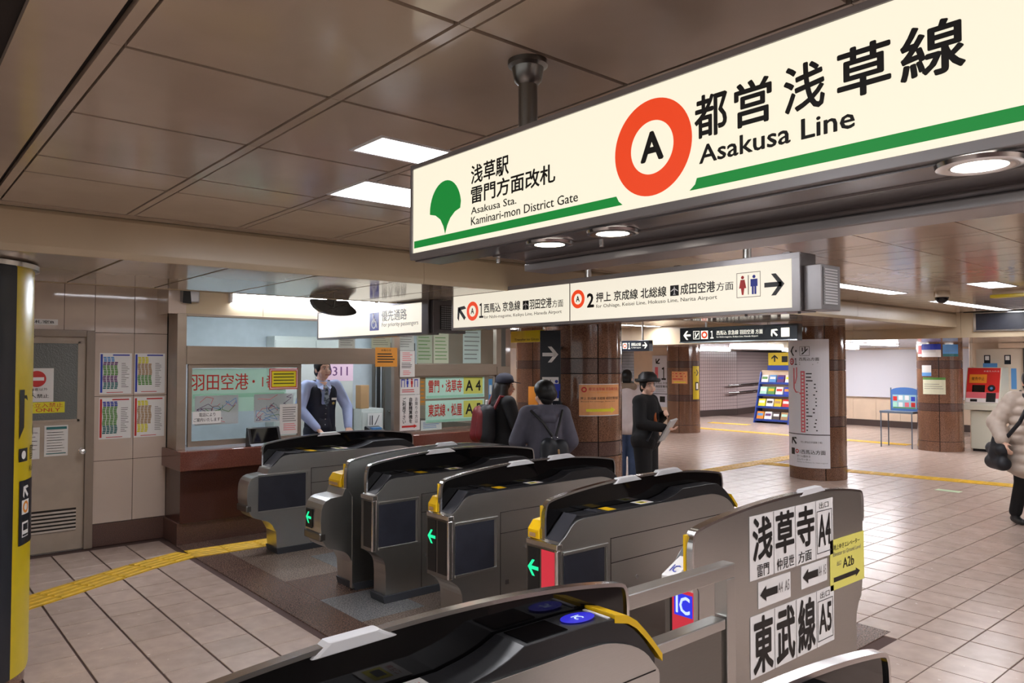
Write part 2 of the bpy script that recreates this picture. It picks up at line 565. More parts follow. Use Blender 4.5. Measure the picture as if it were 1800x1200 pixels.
def toilets(mp, u, v, s, parent, mw, mm, mbar):   # woman, bar, man pictograms; s = height
    def fig(cx, skirt):
        out = []
        k = s / 1.0
        out.append([(cx + 0.09 * k * math.cos(2 * PI * i / 12), v + 0.40 * k + 0.09 * k * math.sin(2 * PI * i / 12)) for i in range(12)])
        if skirt:
            out.append([(cx - 0.12 * k, v + 0.28 * k), (cx + 0.12 * k, v + 0.28 * k), (cx + 0.21 * k, v - 0.16 * k), (cx - 0.21 * k, v - 0.16 * k)])
            out.append([(cx - 0.10 * k, v - 0.16 * k), (cx + 0.10 * k, v - 0.16 * k), (cx + 0.05 * k, v - 0.5 * k), (cx - 0.05 * k, v - 0.5 * k)])
        else:
            out.append([(cx - 0.20 * k, v + 0.28 * k), (cx + 0.20 * k, v + 0.28 * k), (cx + 0.20 * k, v - 0.10 * k), (cx - 0.20 * k, v - 0.10 * k)])
            out.append([(cx - 0.13 * k, v - 0.10 * k), (cx - 0.015 * k, v - 0.10 * k), (cx - 0.015 * k, v - 0.5 * k), (cx - 0.13 * k, v - 0.5 * k)])
            out.append([(cx + 0.015 * k, v - 0.10 * k), (cx + 0.13 * k, v - 0.10 * k), (cx + 0.13 * k, v - 0.5 * k), (cx + 0.015 * k, v - 0.5 * k)])
        return out
    polys(mp, fig(u - 0.33 * s, True), 'woman_symbol', mw, parent, 0.003)
    rects(mp, [(u - 0.02 * s, u + 0.02 * s, v - 0.5 * s, v + 0.5 * s)], 'divider', mbar, parent, 0.003)
    polys(mp, fig(u + 0.33 * s, False), 'man_symbol', mm, parent, 0.003)

def plane_mark(mp, u, v, s, parent, mb, mw):
    rects(mp, [(u - s / 2, u + s / 2, v - s / 2, v + s / 2)], 'symbol_tile', mb, parent, 0.0022)
    k = s * 0.42
    polys(mp, [[(u - 0.1 * k, v - 0.9 * k), (u + 0.1 * k, v - 0.9 * k), (u + 0.13 * k, v + 0.7 * k), (u, v + k), (u - 0.13 * k, v + 0.7 * k)],
               [(u - k, v - 0.25 * k), (u, v + 0.3 * k), (u + k, v - 0.25 * k), (u + k, v - 0.05 * k), (u, v + 0.62 * k), (u - k, v - 0.05 * k)],
               [(u - 0.4 * k, v - 0.95 * k), (u + 0.4 * k, v - 0.95 * k), (u, v - 0.5 * k)]], 'aeroplane_symbol', mw, parent, 0.0032)

# ================================================================ THE SETTING
ZC = 2.45      # main ceiling
ZS = 2.24      # soffit of the low beam that runs over the columns
XB0, XB1 = -4.27, -5.80

def piece(name, mesh, parent, loc):
    o = bpy.data.objects.new(name, mesh)
    col.objects.link(o)
    o.parent = parent
    o.location = loc
    return o

def box_mesh(name, sx, sy, sz, m, bev=0.0):
    me = bpy.data.meshes.new(name)
    b = MB()
    if bev:
        x, y = sx / 2, sy / 2
        b.add([(-x, -y, 0), (x, -y, 0), (x, y, 0), (-x, y, 0), (-x, -y, sz - bev), (x, -y, sz - bev), (x, y, sz - bev), (-x, y, sz - bev),
               (-x + bev, -y + bev, sz), (x - bev, -y + bev, sz), (x - bev, y - bev, sz), (-x + bev, y - bev, sz)],
              [(0, 1, 5, 4), (1, 2, 6, 5), (2, 3, 7, 6), (3, 0, 4, 7), (4, 5, 9, 8), (5, 6, 10, 9), (6, 7, 11, 10), (7, 4, 8, 11), (8, 9, 10, 11)])
    else:
        b.box(-sx / 2, sx / 2, -sy / 2, sy / 2, 0, sz)
    me.from_pydata(b.v, [], b.f)
    me.materials.append(m)
    me.update()
    return me

# ---- floor: bed, tiles, granite gate zone, tactile paving
floor = tag(MB().box(-30, 8, -8, 46, -0.06, -0.006).build('floor', m_grout), 'pale beige square floor tiles with dark joints across the concourse', None, None, 'structure')
T = 0.30
tile_me = box_mesh('floor_tile', T - 0.009, T - 0.013, 0.006, m_tile, 0.0015)
GX0, GX1, GY0, GY1 = -7.43, -2.11, 2.21, 4.96
cells = []
for i in range(-45, 20):
    for j in range(-12, 76):
        x = -5.63 + 0.15 + T * i
        y = 0.06 + 0.15 + T * j
        if x > 3.0: continue
        if GX0 - 0.1 < x < GX1 and GY0 < y < GY1: continue
        if x < -7.85: 
            if y < 7.0: continue
        if x < -7.42 and 2.2 < y < 6.6: continue
        if y > 21 or x < -15.5: continue
        cells.append((x, y))
def in_view(x, y):
    fx, fy = -math.sin(math.radians(49.5)), math.cos(math.radians(49.5))
    z = x * fx + y * fy
    if z < 0.5: return None
    u = 900 + 1325 * (x * fy - y * fx) / z
    v = 638 + 1325 * 1.7 / z
    return (u, v, z) if -40 < u < 1840 and v < 1230 else None
def gate_hides(x, y):
    return x > GX0 and y < GY1 and x > -4.2
shown = [(in_view(x, y)[2], x, y) for x, y in cells if in_view(x, y) and not gate_hides(x, y)]
shown.sort()
near = set((x, y) for _, x, y in shown[:298])
rest = MB()
for x, y in cells:
    if (x, y) in near:
        piece('floor_tile', tile_me, floor, (x, y, -0.006))
    else:
        h = T / 2 - 0.004
        rest.add([(x - h, y - h, 0), (x + h, y - h, 0), (x + h, y + h, 0), (x - h, y + h, 0),
                  (x - h, y - h, -0.006), (x + h, y - h, -0.006), (x + h, y + h, -0.006), (x - h, y + h, -0.006)],
                 [(0, 1, 2, 3), (0, 4, 5, 1), (1, 5, 6, 2), (2, 6, 7, 3), (3, 7, 4, 0)])
tag(rest.build('floor_tile_field', m_tile, floor), None, None, None, 'stuff')
# cut strip of narrow tiles beside the granite
me_cut = box_mesh('edge_tile', T - 0.006, 0.05, 0.006, m_tile, 0.0012)
# granite slabs
gxs = [GX0, -6.9, -6.25, -5.65, -5.05, -4.45, -3.85, -3.25, -2.65, GX1]
gys = [GY0, 2.50, 3.0, 3.5, 4.0, 4.5, GY1]
for i in range(9):
    for j in range(6):
        border = i in (0, 8) or j in (0, 5)
        k = m_gr_dark if border else (m_gr_grey if (i + 2 * j) % 5 == 1 else m_gr_mid if (i + j) % 4 else m_gr_dark)
        a0, a1, b0, b1 = gxs[i], gxs[i + 1], gys[j], gys[j + 1]
        piece('granite_slab', box_mesh('granite_slab', a1 - a0 - 0.003, b1 - b0 - 0.003, 0.007, k, 0.001), floor, ((a0 + a1) / 2, (b0 + b1) / 2, -0.006))
# tactile paving
def tact_mesh():
    b = MB()
    b.box(-0.148, 0.148, -0.148, 0.148, -0.004, 0.003)
    for k in range(4):
        x = -0.105 + 0.07 * k
        b.add([(x - 0.02, -0.14, 0.003), (x + 0.02, -0.14, 0.003), (x + 0.02, 0.14, 0.003), (x - 0.02, 0.14, 0.003),
               (x - 0.011, -0.13, 0.008), (x + 0.011, -0.13, 0.008), (x + 0.011, 0.13, 0.008), (x - 0.011, 0.13, 0.008)],
              [(4, 5, 6, 7), (0, 1, 5, 4), (1, 2, 6, 5), (2, 3, 7, 6), (3, 0, 4, 7)])
    me = bpy.data.meshes.new('tactile_tile')
    me.from_pydata(b.v, [], b.f)
    me.materials.append(m_tact)
    return me
tme = tact_mesh()
def tact_run(a, b):
    a, b = Vector(a), Vector(b)
    n = max(1, round((b - a).length / 0.3))
    ang = math.atan2((b - a).y, (b - a).x) - PI / 2
    for k in range(n):
        p = a + (b - a) * ((k + 0.5) / n)
        o = piece('tactile_tile', tme, floor, (p.x, p.y, 0.003))
        o.rotation_euler = (0, 0, ang)
        o.scale = (1, (b - a).length / n / 0.3, 1)
tact_run((-5.85, 0.05), (-6.83, 1.76))
tact_run((-6.83, 1.76), (-7.02, 2.2))
tact_run((-7.0, 2.2), (-6.95, 5.0))
tact_run((-6.95, 5.0), (-7.15, 13.4))
tact_run((-7.1, 11.6), (-5.3, 11.85))
tact_run((-5.3, 11.85), (-2.6, 12.25))
tact_run((-12.5, 16.6), (-6.6, 16.5))
tact_run((-12.8, 18.4), (-11.6, 18.5))

# ---- ceiling
ceiling = tag(MB().box(-30, 8, -8, 46, ZC + 0.02, ZC + 0.06).build('ceiling', m_gap), 'brownish enamel ceiling panels with dark joints over the concourse', None, None, 'structure')
FIX = []    # openings for recessed lights: (x0, x1, y0, y1)
def cpanel(x0, x1, y0, y1, name='ceiling_panel', m=None, z=ZC, th=0.018, par=None):
    o = MB().box(x0, x1, y0, y1, z, z + th).build(name, m or m_ceil, par or ceiling)
    return o
L1 = (-2.37, -2.15, 1.27, 2.47)
L2 = (-3.06, -2.72, 1.53, 2.73)
def holed(x0, x1, y0, y1, holes):
    rs = [(x0, x1, y0, y1)]
    for a0, a1, b0, b1 in holes:
        out = []
        for c0, c1, d0, d1 in rs:
            e0, e1, f0, f1 = max(a0, c0), min(a1, c1), max(b0, d0), min(b1, d1)
            if e0 >= e1 or f0 >= f1:
                out.append((c0, c1, d0, d1)); continue
            if c0 < e0: out.append((c0, e0, d0, d1))
            if e1 < c1: out.append((e1, c1, d0, d1))
            if d0 < f0: out.append((e0, e1, d0, f0))
            if f1 < d1: out.append((e0, e1, f1, d1))
        rs = out
    return rs
HOLES = [L1, L2, (-3.56, -3.36, 5.4, 8.45), (-3.66, -3.46, 9.75, 12.2), (-2.62, -2.36, 7.85, 8.5),
         (-9.9, -9.7, 10.6, 12.3), (-0.6, -0.3, 3.4, 5.8), (1.0, 1.3, 0.4, 2.8), (-0.4, -0.1, -3.4, -1.0), (-1.9, -1.6, -3.4, -1.0), (-2.62, -2.36, 10.6, 11.2), (2.6, 2.9, -1.0, 2.6), (4.0, 4.3, -1.0, 5.0), (2.6, 2.9, 3.6, 7.2), (-6.42, -6.18, 1.5, 2.5), (-6.42, -6.18, 4.6, 6.4), (-12.6, -12.3, 9.3, 11.9)]
def panel_cell(x0, x1, y0, y1, g=0.006):
    rs = holed(x0 + g, x1 - g, y0 + g, y1 - g, HOLES)
    b = MB()
    for a0, a1, b0, b1 in rs: b.box(a0, a1, b0, b1, ZC, ZC + 0.018)
    if rs: b.build('ceiling_panel', m_ceil, ceiling)
XA = [-4.15, -3.46, -3.16, -2.55, -1.94, -1.33, -0.72, -0.11, 0.50, 1.11, 1.72, 2.33, 3.3, 4.3, 5.4]
YA = [0.41, 0.98, 1.545, 2.115, 2.69, 3.26]
for j in range(len(YA) - 1):
    for i in range(len(XA) - 1):
        panel_cell(XA[i], XA[i + 1], YA[j] + 0.034, YA[j + 1], 0.0075)
for j in range(len(YA)):                        # narrow strips between the panel rows
    for i in range(len(XA) - 1):
        for r in holed(XA[i] + 0.001, XA[i + 1] - 0.001, YA[j] + 0.003, YA[j] + 0.034, HOLES):
            cpanel(*r, name='ceiling_strip')
cpanel(-4.26, -4.16, 0.0, 12.4, 'ceiling_strip')
cpanel(-4.15, 5.4, 0.24, 0.395, 'ceiling_strip')
for k in range(5):
    panel_cell(-4.15, 5.4, -6.0 + 1.22 * k, -6.0 + 1.22 * (k + 1), 0.006)
XR = [-4.15, -3.72, -3.22, -2.62, -2.05, -1.50, -0.95, -0.40, 0.15, 0.70, 1.25, 1.8, 3.0, 4.2, 5.4]
YR = [3.29, 3.80, 4.30, 4.82, 4.93] + [4.93 + 0.345 * k for k in range(1, 23)]
for j in range(len(YR) - 1):
    if YR[j + 1] > 12.5: break
    for i in range(len(XR) - 1):
        panel_cell(XR[i], XR[i + 1], YR[j], YR[j + 1], 0.004)
# ceiling between the low beam and the office wall, and beyond
for k in range(9):
    for i, (a, b) in enumerate(((-7.40, -6.60), (-6.60, -5.82))):
        panel_cell(a, b, -0.9 + 0.9 * k, -0.9 + 0.9 * (k + 1), 0.005)
cpanel(-7.84, -7.41, -0.9, 2.14)
for k in range(6):
    for a, b in ((-13, -11.2), (-11.2, -9.91), (-9.69, -8.2), (-8.2, -7.0), (-7.0, -5.82)):
        panel_cell(a, b, 7.2 + 0.87 * k, 7.2 + 0.87 * (k + 1), 0.005)

# low beam: soffit panels and fascia
beam = tag(MB().box(XB1 + 0.01, XB0 - 0.012, -4, 12.4, ZS + 0.02, ZC + 0.018).build('beam', m_gap), 'low beige bulkhead beam running over the granite columns', None, None, 'structure')
k = -9
while True:
    y0 = 1.0 + 0.55 * k
    k += 1
    if y0 > 12.3: break
    MB().box(XB1, XB0 - 0.002, y0 + 0.009, min(y0 + 0.55, 12.4) - 0.009, ZS, ZS + 0.02).build('soffit_panel', m_soffit, beam)
yf = [-4, -0.4, 2.85, 6.0, 9.2, 12.4]
for a, b in zip(yf, yf[1:]):
    MB().prism_y([(XB0 - 0.012, ZS - 0.004), (XB0 + 0.012, ZS - 0.004), (XB0 + 0.016, ZS + 0.03), (XB0 + 0.014, ZC - 0.02), (XB0 + 0.002, ZC), (XB0 - 0.012, ZC)], a + 0.001, b - 0.001).build('fascia_panel', m_fascia, beam)
    MB().box(XB1 - 0.012, XB1 + 0.006, a + 0.001, b - 0.001, ZS - 0.004, ZC).build('fascia_panel', m_fascia, beam)

# fascia where the far, lower ceiling begins
ZL = 2.10
far_ceiling = tag(MB().box(-30, 8, 12.42, 46, ZL + 0.02, ZL + 0.05).build('ceiling_far', m_gap), 'lower beige ceiling beyond the far fascia', None, None, 'structure')
for a in range(-15, 2):
    for b in range(8):
        cpanel(a + 0.004, a + 0.996, 12.46 + 1.1 * b + 0.004, 12.46 + 1.1 * (b + 1) - 0.004, 'ceiling_panel', m_ceil, ZL, 0.02, far_ceiling)
xs = [-16, -13.2, -10.6, -8.1, -5.82, -4.2, -1.6, 1.0, 4.0]
wall_f = tag(MB().box(-16, 4, 12.412, 12.45, ZL - 0.01, ZC + 0.02).build('wall_far_fascia', m_gap), 'cream bulkhead fascia above the far part of the concourse', None, None, 'structure')
for a, b in zip(xs, xs[1:]):
    MB().box(a + 0.002, b - 0.002, 12.40, 12.415, ZL - 0.02, ZC).build('fascia_panel', m_fascia, wall_f)

# ---- wall with the staff door, left of the office
XW = -7.85
wall_left = tag(MB().box(XW - 0.12, XW - 0.012, -4, 2.40, 0, 2.6).build('wall_left', m_gap), 'beige enamel panel wall around the staff door', None, None, 'structure')
zs = [0.21, 0.79, 1.39, 1.985, 2.60]
for y0, y1 in ((1.60, 1.94), (1.94, 2.24)):
    for a, b in zip(zs, zs[1:]):
        MB().box(XW - 0.02, XW, y0 + 0.002, y1 - 0.002, a + 0.002, b - 0.002).build('wall_panel', m_wall, wall_left, bevel=0.002, seg=1)
for y0, y1 in ((0.75, 1.35), (1.35, 1.60), (0.15, 0.75), (-0.45, 0.15)):
    MB().box(XW - 0.02, XW, y0 + 0.002, y1 - 0.002, 2.002, 2.60).build('wall_panel', m_wall, wall_left)
for y0, y1 in ((0.15, 0.62), (-0.45, 0.15), (-1.05, -0.45)):
    for a, b in zip(zs, zs[1:-1]):
        MB().box(XW - 0.02, XW, y0 + 0.002, y1 - 0.002, a + 0.002, b - 0.002).build('wall_panel', m_wall, wall_left)
tag(MB().box(XW - 0.02, XW + 0.006, 1.60, 2.26, 0, 0.208).build('baseboard_left', m_skirt, None, bevel=0.003), 'dark brown granite skirting below the panel wall', None, None, 'structure')

door = thing('door_1', 'beige steel staff door with wired glass and louvre in panel wall', None, (XW, 1.1, 0), kind='structure')
MB().box(XW - 0.011, XW - 0.004, 0.70, 1.53, 0.01, 1.94).build('door_leaf', m_doorp, door)
b = MB()
b.box(XW - 0.011, XW + 0.03, 1.53, 1.60, 0, 2.0)
b.box(XW - 0.011, XW + 0.03, 0.63, 0.70, 0, 2.0)
b.box(XW - 0.011, XW + 0.03, 0.70, 1.53, 1.94, 2.0)
b.build('door_frame', m_frame, door, bevel=0.004)
MB().box(XW - 0.004, XW - 0.001, 0.80, 1.465, 1.19, 1.88).build('window_pane', m_wired, door)
b = MB()
for z in (1.17, 1.88):
    b.box(XW - 0.005, XW + 0.003, 0.78, 1.485, z, z + 0.02)
for y in (0.78, 1.465):
    b.box(XW - 0.005, XW + 0.003, y, y + 0.02, 1.17, 1.90)
b.build('glazing_bead', m_doorp, door)
for k in range(6):
    z = 0.185 + 0.033 * k
    MB().add([(XW - 0.004, 0.85, z), (XW + 0.006, 0.85, z), (XW - 0.004, 0.85, z + 0.018), (XW - 0.004, 1.47, z), (XW + 0.006, 1.47, z), (XW - 0.004, 1.47, z + 0.018)],
             [(0, 1, 2), (3, 5, 4), (0, 3, 4, 1), (1, 4, 5, 2), (2, 5, 3, 0)]).build('louvre_slat', m_doorp, door)
MB().box(XW - 0.0045, XW - 0.003, 0.85, 1.47, 0.18, 0.385).build('louvre_back', m_gap, door)
hd = MB().lathe([(0.001, 0.0), (0.028, 0.0), (0.028, 0.012), (0.013, 0.016), (0.013, 0.04), (0.026, 0.05), (0.03, 0.065), (0.022, 0.08), (0.001, 0.083)], 20, (XW - 0.004, 1.505, 0.895), 'x')
hd.build('door_knob', m_chrome, door, smooth=True)
MB().box(XW - 0.07, XW + 0.01, 0.70, 1.53, 0.0, 0.008).build('threshold', m_chrome, door)

fw = face_x(XW)
fd = face_x(XW - 0.0005)
def sheet(name, label, cat, mp, u0, u1, v0, v1, m, th=0.002, group=None):
    c = mp((u0 + u1) / 2, v0, 0)
    t = thing(name, label, cat, c, group=group)
    slab(mp, u0, u1, v0, v1, th, 'sheet', m, t)
    return t
s = sheet('door_name_plate', 'small white name plate above the staff door', 'sign', fw, 1.0, 1.30, 2.045, 2.095, m_sheet)
text('改札室B', fw, 1.06, 1.27, 2.055, 2.085, m_ink, s, 0.01, 0.004)
s = sheet('no_entry_notice', 'white notice with red no entry disc on staff door glass', 'notice', fd, 1.03, 1.275, 1.355, 1.655, m_paper)
disc(fd, 1.145, 1.56, 0.072, 'no_entry_disc', m_red, s, 0.004)
rects(fd, [(1.09, 1.20, 1.545, 1.575)], 'no_entry_bar', m_sheet, s, 0.005)
text('関係者以外', fd, 1.06, 1.23, 1.455, 1.48, m_ink, s, 0.0, 0.004)
text('立入禁止', fd, 1.05, 1.24, 1.39, 1.425, m_ink, s, 0.01, 0.004)
s = sheet('staff_only_notice', 'yellow strip reading staff only in red on staff door glass', 'notice', fd, 0.86, 1.365, 1.255, 1.352, m_by)
text('係員以外立入禁止', fd, 0.90, 1.35, 1.305, 1.345, m_red, s, 0.0, 0.004)
text('STAFF ONLY', fd, 0.93, 1.33, 1.265, 1.298, m_red, s, 0.005, 0.004)
s = sheet('door_notice', 'white notice with teal heading band on staff door', 'notice', fd, 1.21, 1.395, 0.865, 1.14, m_paper)
rects(fd, [(1.225, 1.385, 1.105, 1.128), (1.225, 1.38, 0.885, 0.893)], 'heading_band', m_teal, s, 0.004)
lines(fd, 1.23, 1.37, 0.90, 1.09, 8, m_grey, s, fill=0.22)
s = sheet('plain_door_notice', 'white notice beside the yellow column edge on staff door', 'notice', fd, 1.0, 1.175, 0.85, 1.13, m_paper)
lines(fd, 1.02, 1.16, 0.88, 1.10, 6, m_purple, s, fill=0.15)

# four fare and route charts on the wall
def chart(label, u0, v1, head, body_cols, side):
    s = sheet('fare_chart', label, 'poster', fw, u0, u0 + 0.275, v1 - 0.385, v1, m_sheet, group='fare charts beside the office')
    rects(fw, [(u0 + 0.006, u0 + 0.024, v1 - 0.37, v1 - 0.01)], 'side_band', side, s, 0.004)
    rects(fw, [(u0 + 0.11, u0 + 0.255, v1 - 0.024, v1 - 0.012)], 'heading_band', head, s, 0.004)
    rects(fw, [(u0 + 0.06, u0 + 0.2, v1 - 0.372, v1 - 0.366)], 'foot_band', m_red, s, 0.004)
    for ci, (m, ra, rb, w) in enumerate(body_cols):
        rs = []
        for c in range(4):
            for r in range(ra, rb):
                a = u0 + 0.03 + c * 0.032 + 0.004 * math.sin(r * 0.9)
                if a + 0.026 > u0 + 0.03 + w: continue
                zt = v1 - 0.035 - r * 0.016
                rs.append((a, a + 0.026, zt - 0.0125, zt))
        if rs: rects(fw, rs, 'fare_cells', m, s, 0.004)
    rs = [(u0 + 0.185, u0 + 0.185 + 0.03 + 0.04 * random.random(), v1 - 0.1 - 0.017 * r, v1 - 0.095 - 0.017 * r) for r in range(14)]
    rects(fw, rs, 'small_print', m_grey, s, 0.004)
chart('fare chart with blue heading and green columns above the red-edged one', 1.645, 1.795, m_blue, [(m_lblue, 0, 3, 0.10), (m_purple, 3, 5, 0.15), (m_green, 5, 11, 0.14), (m_purple, 11, 15, 0.15), (m_teal, 15, 19, 0.13)], m_blue)
chart('fare chart with blue heading and tan cells next to the office', 1.945, 1.795, m_blue, [(m_by, 0, 4, 0.12), (m_cardb, 4, 11, 0.14), (m_green, 11, 17, 0.15)], m_blue)
chart('fare chart with red edge and green columns beside the door', 1.645, 1.375, m_red, [(m_blue, 0, 3, 0.13), (m_green, 3, 14, 0.14), (m_teal, 14, 19, 0.13)], m_red)
chart('fare chart with red edge and tan cells next to the office', 1.945, 1.375, m_red, [(m_by, 0, 3, 0.10), (m_cardb, 3, 14, 0.14), (m_by, 14, 19, 0.10)], m_red)

# unseen side of the hall, added for the steel gates to reflect
wall_right = tag(MB().box(5.4, 5.6, -6, 12.4, 0, 2.6).build('wall_right', m_gap), 'unseen pale panel wall added opposite for the steel gates to reflect', None, None, 'structure')
for k in range(12):
    MB().box(5.38, 5.41, -6 + 1.53 * k + 0.004, -6 + 1.53 * (k + 1) - 0.004, 0.21, 2.45).build('wall_panel', m_wall, wall_right)

# ---- columns
def column(cx, cy, r, ztop, label, bands=True, a0=0.3):
    t = thing('column', label, 'column', (cx, cy, 0), kind='structure', group='granite columns')
    zz = [(0.0, 0.19, m_col), (0.195, 0.775, m_col), (0.78, 0.92, m_colband), (0.925, 1.595, m_col), (1.60, 1.745, m_colband), (1.75, ztop, m_col)]
    MB().lathe([(r - 0.012, 0), (r - 0.012, ztop)], 40, (cx, cy, 0)).build('core', m_gap, t, smooth=True)
    for z0, z1, m in zz:
        rr = r + (0.004 if z1 == 0.19 else 0.0)
        for q in range(4):
            e = 0.006 / r
            A, B = a0 + q * PI / 2 + e, a0 + (q + 1) * PI / 2 - e
            vs = []
            n = 14
            for i in range(n + 1):
                a = A + (B - A) * i / n
                c, s_ = math.cos(a), math.sin(a)
                for rad, z in ((rr - 0.012, z0 + 0.002), (rr, z0 + 0.002), (rr, z1 - 0.002), (rr - 0.012, z1 - 0.002)):
                    vs.append((cx + rad * c, cy + rad * s_, z))
            fs = []
            for i in range(n):
                for k in range(3):
                    fs.append((i * 4 + k, (i + 1) * 4 + k, (i + 1) * 4 + k + 1, i * 4 + k + 1))
            fs += [(0, 1, 2, 3), (n * 4 + 3, n * 4 + 2, n * 4 + 1, n * 4)]
            MB().add(vs, fs).build('granite_panel', m, t, smooth=True)
    return t
RC = 0.40
C2 = (-5.48, 5.65); C3 = (-5.64, 10.84); C4 = (-5.83, 16.05); C5 = (-11.49, 15.41); C6 = (-11.2, 10.2)
column(*C2, RC, ZS, 'brown granite column carrying the peach poster and black arrow sign', a0=-0.42)
column(*C3, RC, ZS, 'brown granite column carrying the tall white route sign', a0=-0.83)
column(*C4, RC, ZL, 'brown granite column with small posters beside the red ticket machine', a0=-1.25)
column(*C5, RC, ZL, 'brown granite column with narrow yellow sign by the mosaic wall', a0=-1.2)
column(*C6, RC, ZC, 'brown granite column half hidden behind the column with the peach poster', a0=-0.9)

# yellow and black wrapped column at the left edge of the view
CY = (-4.962, 0.268); RY = 0.43
yc = thing('column', 'column wrapped in a yellow and black exit sign', 'column', (CY[0], CY[1], 0), kind='structure')
MB().lathe([(RY - 0.012, 0), (RY - 0.012, ZS)], 48, (CY[0], CY[1], 0)).build('granite_core', m_col, yc, smooth=True)
MB().lathe([(RY + 0.01, ZS - 0.005), (RY + 0.028, ZS - 0.01), (RY + 0.028, ZS - 0.035), (RY + 0.012, ZS - 0.04), (RY - 0.02, ZS - 0.04)], 48, (CY[0], CY[1], 0)).build('collar_ring', m_chrome, yc, smooth=True)
fy = face_cyl(CY, RY, 0.0)
tb = 0.115                   # angle of the black and yellow border
e = 0.42
def wrap(a0, a1, m, z0, z1, cut):
    b = MB()
    n = 24
    vs = []
    for i in range(n + 1):
        a = a0 + (a1 - a0) * i / n
        zz = z0
        if cut:
            t_ = (i / n - 0.25) / 0.45
            if t_ > 0: zz = z0 + 0.20 * (1 - math.sqrt(max(0.0, 1 - min(1.0, t_) ** 2)))
        vs.append((CY[0] + (RY + 0.004) * math.cos(a), CY[1] + (RY + 0.004) * math.sin(a), zz))
        vs.append((CY[0] + (RY + 0.004) * math.cos(a), CY[1] + (RY + 0.004) * math.sin(a), z1))
    b.add(vs, [(2 * i, 2 * i + 2, 2 * i + 3, 2 * i + 1) for i in range(n)])
    return b.build('sign_wrap', m, yc, smooth=True)
ANG = math.radians
wrap(ANG(-150), ANG(47), m_navy, 0.07, ZS - 0.04, False)
wrap(ANG(47), ANG(112), m_yels, 0.07, ZS - 0.04, True)
f2 = face_cyl(CY, RY + 0.005, ANG(47))
def deg2u(a): return math.radians(a - 47) * RY
# arrow, station and exit symbols on the yellow wrap (it turns away round the column)
u0, u1 = deg2u(51.5), deg2u(100)
polys(f2, [[(u0, 1.30), (u0 + 0.045, 1.36), (u0 + 0.045, 1.56), (u0, 1.56)], [(u0, 1.56), (u0 + 0.20, 1.56), (u0 + 0.19, 1.52), (u0, 1.52)],
           [(u0 + 0.02, 1.53), (u0 + 0.07, 1.53), (u0 + 0.23, 1.35), (u0 + 0.22, 1.30)]], 'arrow', m_ink, yc, 0.002)
rects(f2, [(u0, u0 + 0.09, 1.18, 1.25)], 'symbol_tile', m_ink, yc, 0.002, 4)
disc(f2, u0 + 0.045, 1.215, 0.022, 'symbol', m_sheet, yc, 0.003)
text('雷門方面', f2, u0 + 0.12, u0 + 0.40, 1.18, 1.26, m_ink, yc, 0.0, 0.003)
text('Kaminari-mon', f2, u0 + 0.12, u0 + 0.40, 1.12, 1.15, m_ink, yc, 0.0, 0.003)
rects(f2, [(u0 + 0.01, u0 + 0.25, 0.74, 1.08)], 'symbol_panel', m_navy, yc, 0.002, 8)
polys(f2, arrow_pts(u0 + 0.075, 1.02, 0.075, ANG(135)), 'arrow', m_sheet, yc, 0.003)
rects(f2, [(u0 + 0.035, u0 + 0.12, 0.90, 0.975)], 'symbol_tile', m_sheet, yc, 0.0025, 4)
ring(f2, u0 + 0.077, 0.937, 0.032, 0.018, 'line_mark', m_orange, yc, 0.0035)
rects(f2, [(u0 + 0.04, u0 + 0.115, 0.78, 0.86)], 'train_symbol', m_sheet, yc, 0.003, 4)
rects(f2, [(u0 + 0.05, u0 + 0.105, 0.815, 0.85), (u0 + 0.045, u0 + 0.11, 0.785, 0.795)], 'train_window', m_navy, yc, 0.004, 4)
text('Exit', f2, u0 + 0.25, u0 + 0.36, 1.84, 1.88, m_ink, yc, 0.0, 0.003)

# ================================================================ TICKET GATES
def sm(pts, it=1):
    for _ in range(it):
        out = [pts[0]]
        for a, b in zip(pts, pts[1:]):
            out.append((a[0] * .75 + b[0] * .25, a[1] * .75 + b[1] * .25))
            out.append((a[0] * .25 + b[0] * .75, a[1] * .25 + b[1] * .75))
        out.append(pts[-1])
        pts = out
    return pts
GL = 1.62
TOP = sm([(0.02, 0.765), (0.02, 0.945), (0.07, 0.968), (0.30, 0.998), (0.60, 1.020), (0.95, 1.026), (1.30, 1.008), (1.58, 0.972), (1.62, 0.955), (1.62, 0.80)], 2)
NOSE_FLAT = [(0.10, 0.05)] + sm([(0.10, 0.20), (0.09, 0.31), (0.00, 0.375)], 2) + [(0.0, 0.76)]
NOSE_ROUND = [(0.08, 0.05)] + sm([(0.07, 0.20), (0.02, 0.29), (-0.06, 0.32), (-0.17, 0.36), (-0.20, 0.52), (-0.18, 0.70), (-0.02, 0.715)], 2) + [(0.0, 0.76)]
SHOULDER = sm([(0.0, 0.762), (0.06, 0.80), (0.12, 0.865), (0.20, 0.875)], 2)
REAR = sm([(1.28, 0.878), (1.40, 0.872), (1.54, 0.82), (1.615, 0.735)], 2) + sm([(1.62, 0.72), (1.62, 0.40), (1.55, 0.33), (1.53, 0.20)], 1) + [(1.52, 0.05)]
DECK = [(0.02, 0.74)] + [(0.02, 0.772), (0.15, 0.895), (0.20, 0.890), (0.62, 0.885)] + sm([(0.86, 0.886), (0.98, 0.905), (1.06, 0.938)], 2) + [(1.32, 0.938)] + sm([(1.42, 0.932), (1.52, 0.88), (1.61, 0.775)], 2) + [(1.61, 0.74)]

